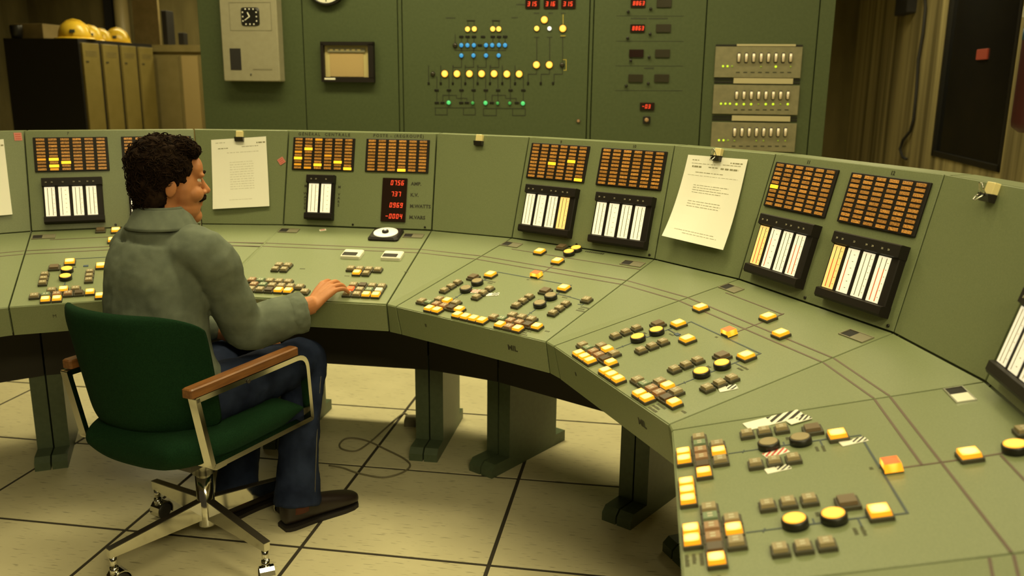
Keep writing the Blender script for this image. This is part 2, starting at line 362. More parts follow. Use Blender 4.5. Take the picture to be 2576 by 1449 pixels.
def half_leg(parent, M, x0, x1):
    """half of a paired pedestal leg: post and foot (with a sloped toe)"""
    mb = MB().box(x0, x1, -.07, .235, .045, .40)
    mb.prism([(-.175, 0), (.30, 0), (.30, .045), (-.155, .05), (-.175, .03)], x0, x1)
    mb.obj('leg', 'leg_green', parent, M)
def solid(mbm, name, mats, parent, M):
    me = mbm.mesh(name, mats); me.transform(M.inverted()); return link(name, me, M, parent)
MOD = {}
MODLABEL = {'Z': 'green control console section at the far left edge, cut by the frame', 'A': 'green console section half hidden behind the seated operator', 'B': 'green console section lettered GENERAL CENTRALE with red digital readouts',
 'C': 'green console section between the blank wedge and the long curling paper', 'D': 'green console section between the long curling paper and the large blank wedge', 'E': 'nearest green console section at right, its desk in the foreground', 'F': 'green console section beyond the bottom right corner of the picture'}
for m in ORDER:
    Bm = base(m); wd = MODS[m][3]; g = .0022 if m != 'B' else .0036
    t = link('control_console', None, Bm); tag(t, MODLABEL[m], 'console', 'console sections'); MOD[m] = t
    c = {k: corner(m, k) for k in ('FL', 'FR', 'BL', 'BR', 'TL', 'TR', 'fL', 'fR')}
    for nm, q in (('desk_top', ('FL', 'FR', 'BR', 'BL')), ('back_panel', ('BL', 'BR', 'TR', 'TL')), ('front_fascia', ('fL', 'fR', 'FR', 'FL'))):
        mb, mt = slab(nm, [c[k] for k in q], .016, 'console_green', t, g); solid(mb, nm, 'console_green', t, Bm)
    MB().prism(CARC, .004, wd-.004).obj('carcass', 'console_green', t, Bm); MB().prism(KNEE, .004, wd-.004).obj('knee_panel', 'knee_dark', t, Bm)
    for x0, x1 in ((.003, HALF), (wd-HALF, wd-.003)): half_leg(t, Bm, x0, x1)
WEDGE = {}
WL = {'ZA': 'blank green filler wedge at the left edge with a pinned sheet', 'AB': 'green filler wedge behind the operator face, holding a clipped paper', 'BC': 'blank green filler wedge with an empty clip near the centre', 'CD': 'green filler wedge holding the long curling paper', 'DE': 'large blank green filler wedge at right with an empty bulldog clip', 'EF': 'green filler wedge in the bottom right corner'}
WF = {}
for i, j in zip(ORDER, ORDER[1:]):
    c = {k: corner(i if k[1] == 'R' else j, k) for k in ('FR', 'BR', 'TR', 'fR', 'FL', 'BL', 'TL', 'fL')}
    Bm = T(*((c['BR']+c['BL'])/2).xy, 0) @ RZ(R((MODS[i][2]+MODS[j][2])/2))
    t = link('console_filler', None, Bm); tag(t, WL[i+j], 'console', 'filler wedges between console sections'); WEDGE[i+j] = t
    for nm, q in (('desk_top', ('FR', 'FL', 'BL', 'BR')), ('back_panel', ('BR', 'BL', 'TL', 'TR')), ('front_fascia', ('fR', 'fL', 'FL', 'FR'))):
        mb, mt = slab(nm, [c[k] for k in q], .016, 'console_green', t, .0018); solid(mb, nm, 'console_green', t, Bm)
    WF[i+j] = (frame3(c['FR'], c['FL'], c['BR']+(c['BL']-c['FL'])), frame3(c['BR'], c['BL'], (c['TR']+c['TL'])/2+(c['BR']-c['BL'])*.5))
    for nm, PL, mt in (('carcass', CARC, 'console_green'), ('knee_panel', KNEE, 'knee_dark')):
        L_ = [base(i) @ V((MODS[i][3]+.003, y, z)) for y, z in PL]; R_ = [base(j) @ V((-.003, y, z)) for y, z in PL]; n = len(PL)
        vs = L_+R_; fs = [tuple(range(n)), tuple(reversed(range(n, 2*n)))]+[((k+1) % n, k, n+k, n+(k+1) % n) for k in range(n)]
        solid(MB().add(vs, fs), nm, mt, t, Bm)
    for mm, x0, x1 in ((i, MODS[i][3]+.003, MODS[i][3]+HALF), (j, -HALF, -.003)):
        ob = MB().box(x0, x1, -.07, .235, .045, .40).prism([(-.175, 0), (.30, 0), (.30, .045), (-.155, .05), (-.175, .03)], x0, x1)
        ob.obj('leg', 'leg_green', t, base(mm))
    for bmm in (.407, .437):                                         # bus lines of the mimic diagram
        p0 = desk(i) @ V((MODS[i][3]+.004, bmm, 0)); p1 = desk(j) @ V((-.004, bmm, 0)); F = WF[i+j][0]; n_ = F.to_3x3() @ V((0, 0, 1))
        mb = MB().bar([p0+n_*.0002, p1+n_*.0002], .0045, .0012, up=tuple(n_)); solid(mb, 'bus_line', 'line_brown', t, Bm)
# ------------------------------------------------------------------ push buttons
def capmesh(nm, top, side, x=.0125, y=.0125, h=.0135, legend=True):
    mb = MB(); mb.frus(x, y, x*.90, y*.90, .003, h, 1); mb.add([(-x*.86, -y*.86, h+.0002), (x*.86, -y*.86, h+.0002), (x*.86, y*.86, h+.0002), (-x*.86, y*.86, h+.0002)], [(0, 1, 2, 3)], 0)
    if legend:
        for k in (-1, 1): mb.add([(k*.0042-.0022, -.0042, h+.0005), (k*.0042+.0022, -.0042, h+.0005), (k*.0042+.0022, .0042, h+.0005), (k*.0042-.0022, .0042, h+.0005)], [(0, 1, 2, 3)], 2)
    return mb.mesh('button_cap', [top, side, 'legend'])
CAP = {'L': capmesh('L', 'lit_amber', 'lit_amber_side', .0135, .0135, .0145, False), 'U': capmesh('U', 'cap_beige', 'cap_beige'), 'G': capmesh('G', 'cap_green', 'cap_green'), 'R': capmesh('R', 'cap_pink', 'cap_pink'),
 'D': capmesh('D', 'cap_dark', 'cap_dark', legend=False), 'b': capmesh('b', 'cap_brown', 'cap_brown', legend=False), 'W': capmesh('W', 'cap_white', 'cap_white', legend=False), 'P': capmesh('P', 'lit_red', 'lit_red', legend=False),
 'S': capmesh('S', 'lit_red', 'lit_amber', .0165, .0150, .0175, False)}
BEZ = MB().bev(-.0155, .0155, -.0155, .0155, 0, .0075, .0015).mesh('push_button', 'bezel')
BEZR = MB().lathe([(.0205, 0), (.0205, .012), (.0185, .014)], 24).mesh('round_lamp', 'bezel_black')
DISC = {'O': MB().lathe([(.0172, .013), (.0172, .0150), (.0150, .0158)], 24).mesh('lens', 'lit_round'), 'o': MB().lathe([(.0172, .013), (.0172, .0150), (.0150, .0158)], 24).mesh('lens', 'cap_beige')}
mat('slot_grey', (.20, .185, .12), .4); mat('print_dark', (.075, .078, .036), .6)
def bezel_slot(x, y, p, F, bright=False):
    fr_ = MB()
    k_ = 1.15
    for x0, x1, y0, y1 in ((-.034, .034, -.016, -.0135), (-.034, .034, .0135, .016), (-.034, -.0315, -.0135, .0135), (.0315, .034, -.0135, .0135)): fr_.box(x0, x1, y0, y1, 0, .003)
    F = F @ T(x, y) @ S(k_, k_, 1); x = y = 0
    o = fr_.obj('latch_frame', 'steel' if bright else 'slot_grey', p, F @ T(x, y))
    MB().box(-.0315, -.004, -.0135, .0135, 0, .0006).obj('latch_recess', 'black_matte', o, F @ T(x, y))
    MB().box(-.004, .0315, -.0135, .0135, 0, .0022).obj('latch_plate', 'white_plastic' if bright else 'slot_grey', o, F @ T(x, y))
def button(k, a, bb, p, F):
    x, y = a/1000, bb/1000; sc = 1.0
    if k in 'Oo':
        o = link('round_lamp', BEZR, F @ T(x, y), p); link('lens', DISC[k], F @ T(x, y), o); return
    if k == 'm': return bezel_slot(x, y, p, F, MOD['E'] == p)
    if k == 'q': MB().box(-.008, .008, -.006, .006, 0, .002).obj('indicator_tab', 'blue_tab', p, F @ T(x, y)); return
    if (k in 'Lb' and bb > 240): sc = 1.18
    if k == 'U' and 140 < bb < 215: sc = .90
    if k == 'S': sc = 1.0
    Mx = F @ T(x, y) @ S(sc, sc, 1); o = link('push_button', BEZ, Mx, p); link('button_cap', CAP[k], Mx, o)
def unit(o, lower, lit):
    """one generator's keys: o shift along the desk; lit gives the two round lamps' state"""
    k = 'O' if lit else 'o'; s = [('U', 77, 54), ('G', 110, 54), ('R', 142, 54), ('R', 175, 54), ('D', 207, 54), ('L', 240, 54), ('U', 124, 87), ('L', 159, 87), ('U', 195, 87)]
    s += [('U', 92, y) for y in (147, 180, 213)]+[('U', 231, y) for y in (147, 180, 213)]+[('b', 116, 267), (k, 158, 180), (k, 158, 238), ('L', 162, 304)]
    return [(c, a+o, y) for c, a, y in s]+[(c, a, y) for c, a, y in lower]
TOPS = [('S', 315, 359)]
KEYS = {
 'A': [(k, a-9, y) for k, a, y in unit(0, [('L', 112, 21), ('L', 145, 21), ('L', 271, 21), ('L', 304, 21)], 1)+unit(301, [], 1)] + [('S', 300, 356), ('L', 284, 478), ('L', 292, 572), ('b', 238, 584), ('L', 255, 256), ('q', 205, 276), ('m', 47, 556), ('m', 552, 556)],
 'C': unit(-9, [('L', 133, 21), ('L', 166, 21)]+[('L', x, 21) for x in (252, 285, 318, 351)], 0)+[(k, a-9, y) for k, a, y in unit(301, [('L', 430, 21), ('R', 463, 21), ('L', 496, 21)], 0) if k != 'L' or y != 87]+[('U', 451, 87), ('S', 306, 358), ('L', 196, 527), ('L', 307, 478), ('O', 303, 553), ('O', 308, 590), ('b', 246, 590), ('U', 568, 261), ('m', 42, 560), ('m', 553, 558)],
 'D': unit(0, [('L', 122, 21), ('L', 155, 21), ('L', 188, 21), ('L', 274, 21), ('L', 307, 21), ('L', 340, 21)], 1)+unit(300, [('L', 444, 21), ('L', 477, 21)], 1)+[('L', 268, 264), ('L', 114, 407), ('L', 313, 482), ('L', 421, 437), ('S', 315, 359), ('q', 207, 271), ('m', 46, 556), ('m', 553, 550)],
 'E': unit(1, [('L', 141, 21), ('L', 174, 21), ('L', 273, 21), ('L', 306, 21), ('L', 339, 21)], 0)+unit(300, [('L', 443, 21), ('L', 476, 21)], 1)+[('S', 316, 359), ('L', 315, 481), ('O', 312, 552), ('U', 255, 588), ('m', 47, 553), ('m', 553, 553)],
 'B': [('U', 140, 240), ('U', 173, 240), ('U', 140, 207), ('U', 173, 207)]+[('U', x, 238) for x in (409, 442, 475, 508)]+[('L', 442, 205), ('U', 475, 205)]
  +[(k, x, 113) for k, x in zip('RGUUU', (94, 127, 160, 193, 226))]+[(k, x, 80) for k, x in zip('RGUUUU', (116, 149, 182, 215, 248, 281))]+[(k, x, 47) for k, x in zip('UUDLLU', (120, 153, 186, 219, 253, 311))]
  +[(k, x, 113) for k, x in zip('UUDUU', (352, 460, 493, 526, 559))]+[(k, x, 80) for k, x in zip('PUGW', (460, 493, 526, 559))]+[(k, x, 47) for k, x in zip('UULL', (460, 493, 526, 559))]+[('m', 47, 560), ('m', 552, 556)],
 'Z': [('m', 553, 553)], 'F': [('m', 47, 553)]}
for m, ks in KEYS.items():
    for k, a, y in ks: button(k, a, y, MOD[m], desk(m))
# ------------------------------------------------------------------ mimic diagram lines on the desks
def strip(F, p, pts, w, mt, name='mimic_line'):
    MB().bar([(x/1000, y/1000, .0004) for x, y in pts], w/1000, .001).obj(name, mt, p, F)
for m in ORDER:
    F = desk(m); p = MOD[m]; wmm = MODS[m][3]*1000-3
    strip(F, p, [(3, 437), (wmm, 437)], 4.5, 'line_brown', 'bus_line')
    strip(F, p, [(3, 407), (315 if m == 'E' else wmm, 407)], 4.5, 'line_brown', 'bus_line')
    if m in 'ZF' or m == 'B': continue
    sh = {'A': -9, 'C': -9, 'D': 0, 'E': 0}[m]
    for o in (0, 301):
        k = o+sh; x = 158+k
        strip(F, p, [(x, 104), (x, 162)], 3, 'line_blue'); strip(F, p, [(x, 199), (x, 219)], 4, 'line_blue'); strip(F, p, [(x, 258), (x, 288)], 4, 'line_blue')
        strip(F, p, [(x-6, 134), (x+6, 130)], 2, 'line_blue'); strip(F, p, [(x, 208), (x-16, 208)], 3, 'line_blue'); strip(F, p, [(x, 272), (x+26, 272)], 3, 'line_blue')
        sx = 312+sh+(-9 if o == 0 else 9)
        strip(F, p, [(x+4, 321), (x+4, 343), (sx, 343), (sx, 350)], 4, 'line_blue')
    strip(F, p, [(314+sh, 376), (314+sh, 464)], 4, 'line_brown'); strip(F, p, [(314+sh, 500), (312+sh, 532)], 4, 'line_brown')
    if m in 'AC': strip(F, p, [(70, 527), (wmm, 527)], 3.5, 'line_brown')
    if m == 'D': strip(F, p, [(60, 527), (314, 527), (314, 500)], 3.5, 'line_brown')
    if m == 'C': strip(F, p, [(478, 272), (552, 262)], 3, 'line_blue'); strip(F, p, [(552, 236), (568, 236), (568, 246)], 3, 'line_blue')
    if m == 'D': strip(F, p, [(160, 272), (205, 271), (250, 265)], 3, 'line_blue')
    if m == 'E': strip(F, p, [(318, 527), (600, 527)], 4, 'line_brown')
    # small printed legends beside the keys
    for (x, y, w_, rows) in ((519+sh, 32, 34, 3), (578+sh, 54, 16, 1), (128+sh, 218, 12, 1), (430+sh, 218, 12, 1), (196+sh, 272, 24, 2), (498+sh, 272, 24, 2), (300+sh, 330, 8, 1)):
        if m != 'A': scribble(F, x/1000, y/1000, w_/1000, .0065, p, 'print_dark', rows)
scribble(desk('C'), .378, .598, .075, .010, MOD['C']); scribble(desk('C'), .585, .225, .03, .007, MOD['C'], 'print_dark', 3)
for x, y in ((.180, .262), (.560, .275), (.515, .16), (.36, .222), (.255, .10)): scribble(desk('B'), x+.05, y-.03, .018, .006, MOD['B'], 'print_dark')
for m in 'ACD':
    F = fasc(m); text('MIL', .024, F @ T(.475, .055), MOD[m], bold=.0006); text('B' if m != 'A' else 'M', .016, F @ T(.125, .06), MOD[m])
# ------------------------------------------------------------------ alarm annunciators and recorders on the upright panels
AW, AH = .256, .131
TILE = {k: MB().bev(-.0145, .0145, -.0041, .0041, 0, .0022, .0006).mesh('alarm_window', k) for k in ('tile_amber', 'tile_lit', 'tile_warm')}
ANF = MB().bev(0, AW, 0, AH, -.002, .006, .002).mesh('annunciator', 'recorder_black')
def annunciator(m, x, y, lit, warm=()):
    F = back(m) @ T(x, y); o = link('annunciator', ANF, F, MOD[m])
    for c in range(6):
        for r_ in range(10):
            k = 'tile_lit' if (c, r_) in lit else 'tile_warm' if (c, r_) in warm else 'tile_amber'
            s_ = S(1.12, 1.25, 1) if k == 'tile_lit' else S(1)
            link('alarm_window', TILE[k], F @ T(AW/6*(c+.5)*.97+.004, AH-.0067-(AH-.0055)/10*(r_+.5)+.004, .006) @ s_, o)
annunciator('A', .028, .222, {(1, 6), (2, 7), (1, 8)}, {(0, 6), (1, 9)}); annunciator('A', .332, .222, set())
annunciator('B', .025, .222, {(0, 6), (1, 3), (2, 8), (4, 7), (5, 9)}, {(0, 4), (0, 8), (1, 9), (2, 0), (3, 5)}); annunciator('B', .328, .222, {(3, 9)})
annunciator('C', .021, .228, {(2, 5), (4, 4), (5, 9)}); annunciator('C', .327, .226, set())
annunciator('D', .019, .227, {(0, 5)}); annunciator('D', .323, .226, set())
annunciator('E', .020, .227, {(3, 2)}); annunciator('E', .325, .226, set())
for m, a, bb in (('A', '7', '8'), ('C', '9', '10'), ('D', '11', '12')):
    for tx, x in ((a, .148), (bb, .453)): text(tx, .014, back(m) @ T(x, .368), MOD[m], bold=.0003)
text('GÉNÉRAL  CENTRALE', .0165, back('B') @ T(.150, .366), MOD['B'], bold=.0003, space=1.42)
text('POSTE - (REGROUPÉ)', .0165, back('B') @ T(.456, .366), MOD['B'], bold=.0003, space=1.36)
def recorder(m, x, y, wd, ht, n=4, red=0, amber=()):
    """strip-chart recorder: deep black case, overhanging lower lip, lit paper strips with printed scales"""
    F = back(m) @ T(x, y); p = MOD[m]
    mb = MB().bev(0, wd, 0, ht, -.001, .022, .004)
    mb.prism([(0, .0), (0, .028), (.006, .033), (ht*.135, .033), (ht*.15, .026), (ht*.15, .0)], -.001, wd+.001)
    mb.prism([(ht, .0), (ht, .026), (ht*.985, .030), (ht*.83, .030), (ht*.81, .022), (ht*.81, 0)], -.001, wd+.001)
    o = mb.obj('chart_recorder', 'recorder_black', p, F); sw = wd*.172 if n == 4 else wd*.36
    for k in range(n):
        xc = wd*(.118+.231*k) if n == 4 else wd*(.27+.46*k)
        ym, y1 = ht*.16, ht*.80; s_ = MB().box(-sw/2, sw/2, 0, y1-ym, .0222, .0234, 0)
        q = .0236; hh = y1-ym; dk = 1; two = k != 1
        for j, xx in enumerate((-.2, .2) if two else (-.22,)):
            s_.box(xx*sw-.0010, xx*sw+.0010, hh*.03, hh*.97, .0234, q, 1)
            if red and k != 2: s_.box(xx*sw-.0014, xx*sw+.0014, hh*.03, hh*(.74 if k else .68), .0234, q+.0002, 2)
        for j in range(6):
            s_.box(sw*(.32 if two else .12), sw*(.40 if two else .24), hh*(.12+.15*j), hh*(.12+.15*j)+.0014, .0234, q, 1)
        s_.obj('chart_strip', ['chart_amber' if k in amber else 'chart_paper', 'chart_line', 'chart_red'], o, F @ T(xc, ym))
        for dx in ((-.010, .010) if two else (0,)):
            text('%d' % (20+k*2), .0065, F @ T(xc+dx, ht*.90, .0302), o, 'legend')
recorder('A', .050, .024, .204, .172); recorder('A', .345, .024, .215, .172)
recorder('B', .099, .025, .111, .177, 2)
recorder('C', .046, .029, .219, .175, amber=(3,)); recorder('C', .352, .026, .219, .175)
recorder('D', .050, .030, .223, .175, red=1, amber=(0,)); recorder('D', .353, .027, .221, .175, red=1, amber=(0,))
recorder('E', .050, .029, .221, .175); recorder('E', .353, .027, .221, .175)
for m in 'ABCDE':
    for x in (.290, .582): MB().lathe([(.0042, 0), (.0042, .0025), (.003, .0035)], 12).obj('screw', 'black', MOD[m], back(m) @ T(x, .012))
# seven-segment read-outs and their captions
SEG = {'0': 'abcdef', '1': 'bc', '2': 'abged', '3': 'abgcd', '4': 'fgbc', '5': 'afgcd', '6': 'afgedc', '7': 'abc', '8': 'abcdefg', '9': 'abfgcd', '-': 'g'}
def digit(ch, h):
    w_ = h*.52; t_ = h*.15; mb = MB(); P_ = {'a': (0, w_, h-t_, h), 'g': (0, w_, h/2-t_/2, h/2+t_/2), 'd': (0, w_, 0, t_), 'f': (0, t_, h/2, h), 'b': (w_-t_, w_, h/2, h), 'e': (0, t_, 0, h/2), 'c': (w_-t_, w_, 0, h/2)}
    for s_ in SEG[ch]: x0, x1, y0, y1 = P_[s_]; mb.box(x0+.0004, x1-.0004, y0+.0004, y1-.0004, 0, .0006)
    me = mb.mesh('digit', 'seg_red'); me.transform(Matrix.Shear('XZ', 4, (0, 0)) if 0 else Matrix(((1, .12, 0, 0), (0, 1, 0, 0), (0, 0, 1, 0), (0, 0, 0, 1)))); return me
F = back('B'); x0, y1 = on(F, 963, 447, .006); x1, y0 = on(F, 1019, 559, .006)
dsp = MB().bev(x0, x1, y0, y1, 0, .007, .002).obj('digital_display', 'display_dark', MOD['B'], F)
for r_, (s_, cap) in enumerate((('0756', 'AMP.'), ('737', 'K.V.'), ('0969', 'M.WATTS'), ('-0004', 'M.VARS'))):
    yy = y1-(y1-y0)*(.06+.255*r_)-.018; h = .019; xr = x1-.014-(.010 if r_ == 1 else 0)
    for k, ch in enumerate(reversed(s_)): link('digit', digit(ch, h), F @ T(xr-.010-.0142*k, yy, .0072), dsp)
    text(cap, .0185, F @ T(x1+.014, yy+.008), MOD['B'], align='LEFT', bold=.0007, space=1.05)
for tx, x in (('M\n\nW\nA\nT\nT\nS', .086), ('M\n\nV\nA\nR\nS', .226)):
    for k, ch in enumerate(tx.split('\n')):
        if ch: text(ch, .0150, F @ T(x, .158-.0145*k), MOD['B'], bold=.0003)
# dial and two rocker switches on the desk of the section with the read-outs
F = desk('B'); Gd = F @ T(.446, .548)
pl = MB().bev(-.060, .060, -.052, .052, 0, .014, .012).obj('dial_instrument', 'recorder_black', MOD['B'], Gd)
mat('dial_white', (.85, .83, .7), .4, emit=(1, .95, .75), es=.35)
MB().lathe([(.047, .0), (.047, .0165), (.045, .017)], 32).obj('dial_face', 'dial_white', pl, Gd @ S(1, .95, 1)); MB().lathe([(.013, .017), (.013, .024), (.010, .026)], 20).obj('dial_knob', 'recorder_black', pl, Gd @ T(0, -.004)); MB().lathe([(.006, .026), (.004, .030)], 12).obj('knob_cap', 'dial_white', pl, Gd @ T(0, -.003))
for x, y in ((.375, .358), (.526, .360)):
    Gd = F @ T(x, y); s_ = MB().bev(-.037, .037, -.030, .030, 0, .013, .005).obj('rocker_switch', 'white_plastic', MOD['B'], Gd); MB().bev(-.032, .022, -.025, .002, .011, .0145, .002).obj('rocker', 'black', s_, Gd)
# ------------------------------------------------------------------ instrument board behind the console
BB = 4.9; ZUP = V((0, 0, 1))
BO = M4(ab(0, BB), EA, ZUP, EB*-1)
def bx(px, py=160): return on(BO, px, py)[0]
X = [bx(505), bx(765), bx(1002), bx(1013), bx(1480), bx(1490), bx(1770), bx(2050), bx(2090)]
PANL = [('instrument_panel', 0, 1, 'plain green upright panel carrying the time clock'), ('instrument_panel', 1, 2, 'green upright panel carrying the square chart recorder'), ('panel_trim', 2, 3, 'narrow green trim strip left of the lamp diagram panel'), ('instrument_panel', 3, 4, 'wide green upright panel with the amber and blue lamp diagram'), ('panel_trim', 4, 5, 'narrow green trim strip right of the lamp diagram panel'), ('instrument_panel', 5, 6, 'green upright panel with small red digital displays'), ('instrument_panel', 6, 7, 'green upright panel holding three racks of switches'), ('panel_trim', 7, 8, 'narrow green end strip of the instrument board beside the concrete wall')]
PB = {}
for nm, i, j, lb in PANL:
    t = thing(nm, ab((X[i]+X[j])/2, BB+.2), lb, 'panel', 'instrument board panels'); PB[i] = t
    MB().bev(X[i]+.0025, X[j]-.0025, .06, 2.5, -.03, 0, .003).obj('face_panel', 'board_green', t, BO)
    MB().box(X[i]+.004, X[j]-.004, 0, 2.49, -.42, -.03).obj('carcass', 'board_green', t, BO)
# lamp diagram
P3 = PB[3]
def z3(x, y): return on(BO, 1050+x/4.528, y/4.528)
LAMP = lambda r, mt, nm: MB().lathe([(r*1.15, 0), (r*1.15, .004)], 20, 1).lathe([(r, .004), (r*.9, .009), (r*.5, .012)], 20, 0).mesh(nm, [mt, 'bezel_black'])
LM = {'A': LAMP(.0185, 'lamp_amber', 'amber_lamp'), 'a': LAMP(.0135, 'lamp_amber', 'amber_lamp'), 'w': LAMP(.011, 'lamp_white', 'white_lamp'), 'o': LAMP(.012, 'display_off', 'unlit_lamp'), 'B': LAMP(.0115, 'lamp_blue', 'blue_lamp'), 'G': LAMP(.0115, 'lamp_green', 'green_lamp'), 'g': LAMP(.009, 'lamp_green_dim', 'green_lamp')}
NMS = dict(A='amber_lamp', a='amber_lamp', w='white_lamp', o='unlit_lamp', B='blue_lamp', G='green_lamp', g='green_lamp')
for k, pts in {'A': [(313, 840), (452, 840), (594, 840), (733, 840), (875, 840), (1020, 843), (1160, 843), (1447, 225), (1657, 325), (1357, 738), (1503, 738)], 'a': [(573, 332), (650, 330), (860, 330), (928, 330), (1360, 325)], 'w': [(1505, 325)], 'o': [(177, 843), (1650, 740), (430, 518)],
 'B': [(502, 515), (645, 515), (783, 515), (930, 513), (502, 632), (640, 632), (783, 632), (927, 632), (572, 515), (853, 515), (1000, 515)], 'G': [(358, 1168), (777, 1172), (1203, 1177)], 'g': [(632, 1172), (915, 1175), (1053, 1175)]}.items():
    for p in pts: x, y = z3(*p); link(NMS[k], LM[k], BO @ T(x, y), P3)
DASH = MB().bev(-.0125, .0125, -.0055, .0055, 0, .004, .0015).mesh('unlit_indicator', 'black')
DIA = MB().frus(.006, .008, .004, .006, 0, .004).mesh('key_switch', 'black')
for p in [(x, 418) for x in (502, 572, 645, 748, 860, 930, 1000)]+[(712, 515)]+[(x, 1027) for x in (220, 360, 503, 640, 780, 920, 1062, 1207)]+[(x, 1170) for x in (222, 288, 500, 565, 848, 1133)]:
    x, y = z3(*p); link('unlit_indicator', DASH, BO @ T(x, y), P3)
for px_ in (128, 266, 403, 545, 686, 827, 967, 1112, 1260, 1405, 1545): x, y = z3(px_, 950); link('key_switch', DIA, BO @ T(x, y), P3)
def bline(pts, mt='line_board', w_=.0046, p=P3, zf=z3, nm='mimic_line'):
    MB().bar([(*zf(*q), .0004) for q in pts], w_, .001, up=(0, 0, 1)).obj(nm, mt, p, BO)
mat('line_board', (.024, .028, .014), .5)
for k, x in enumerate((502, 640, 783, 927)):
    bline([(x, 655), (x, 768), (x-93, 768), (x-93, 740)]); bline([(x, 540), (x, 608)])
for x in (502, 572, 645, 860, 930, 1000): bline([(x, 440), (x, 492)])
bline([(430, 390), (430, 574), (1010, 574)])
for x in (222, 360, 500, 640, 778, 918, 1060, 1207): bline([(x, 872), (x, 1005)]); bline([(x, 1045), (x, 1150)])
for x in (128, 266, 403, 545, 686, 827, 967, 1112): bline([(x, 745), (x, 925)])
for x in (1360, 1507, 1655): bline([(x, 425), (x, 700)]); bline([(x-3, 772), (x-3, 845), (x-98, 845), (x-98, 938)]); bline([(x-32, 425), (x+30, 425)], w_=.004)
for x0, x1, y0 in ((205, 340, 1230), (525, 660, 1230), (752, 900, 1238), (1085, 1230, 1238)): bline([(x0, y0), (x0, y0+78), (x1, y0+78), (x1, y0)])
bline([(195, 1228), (660, 1228)]); bline([(752, 1236), (1230, 1236)])
for x0 in (290, 850): bline([(x0, 1150), (x0, 1085), (x0+155, 1085), (x0+155, 1120), (x0+275, 1120), (x0+275, 1150)])
for x0 in (575, 860): bline([(x0, 300), (x0, 240), (x0+70, 240), (x0+70, 300)]); bline([(x0-15, 236), (x0+85, 236)], w_=.008)
for q in ([(1660, 165), (1660, 290)], [(1630, 408), (1690, 408)], [(1660, 680), (1695, 680), (1695, 800), (1665, 800)]): bline(q, 'line_yellow', .0035)
for q, w_ in (((380, 205), .055), ((1105, 200), .032), ((1180, 52), .052), ((1355, 150), .026), ((1520, 150), .026), ((1662, 150), .026)): scribble(BO, *z3(*q), w_, .008, P3, 'line_board')
def ledbox(px, py, w_, h_, s_, p, mt='display_dark'):
    x, y = on(BO, px, py); o = MB().bev(-w_/2, w_/2, -h_/2, h_/2, 0, .007, .002).obj('digital_display', mt, p, BO @ T(x, y))
    for k, ch in enumerate(s_): link('digit', digit(ch, h_*.52), BO @ T(x-w_*.36+k*h_*.40, y-h_*.26, .0072), o)
for k, px in enumerate((1340, 1386, 1430)): ledbox(px, 10, .078, .046, ('315', '316', '315')[k], P3)
x, y = on(BO, 1455, 304); MB().lathe([(.012, 0), (.012, .004)], 16, 1).lathe([(.008, .004), (.007, .009)], 16).obj('push_button', ['cap_pink', 'bezel'], P3, BO @ T(x, y))
P4 = PB[5]
def z4(x, y): return 1450+x/3.623, y/3.623
for (x, y, s_) in ((563, 30, '8863'), (800, 30, ''), (557, 258, '8863'), (793, 258, ''), (547, 487, ''), (785, 487, ''), (540, 713, ''), (777, 713, ''), (645, 970, '-03')):
    ledbox(*z4(x, y), .078, .041, s_, P4, 'display_dark' if s_ or x == 547 else 'display_off')
KN = MB().lathe([(.008, 0), (.007, .012), (.004, .014)], 14).mesh('knob', 'black')
for q in ((473, 107), (678, 80), (468, 347), (672, 310), (495, 552), (663, 520), (455, 782), (655, 760)): link('knob', KN, BO @ T(*on(BO, *z4(*q))), P4)
for y0 in (145, 375, 600, 825):
    MB().bar([(*on(BO, *z4(370-y0*.02, y0)), .0003), (*on(BO, *z4(985-y0*.02, y0+2)), .0003)], .0025, .0008).obj('divider_line', 'line_board', P4, BO)
for q, w_ in (((570, 168), .085), ((745, 168), .10), ((660, 622), .05)): scribble(BO, *on(BO, *z4(*q)), w_, .009, P4, 'line_board')
x, y = on(BO, *z4(640, 1093)); o = MB().bev(-.020, .020, -.020, .020, 0, .008, .003).obj('push_button', 'black', P4, BO @ T(x, y)); MB().lathe([(.012, .008), (.011, .016), (.007, .018)], 18).obj('button_cap', 'cap_pink', o, BO @ T(x, y))
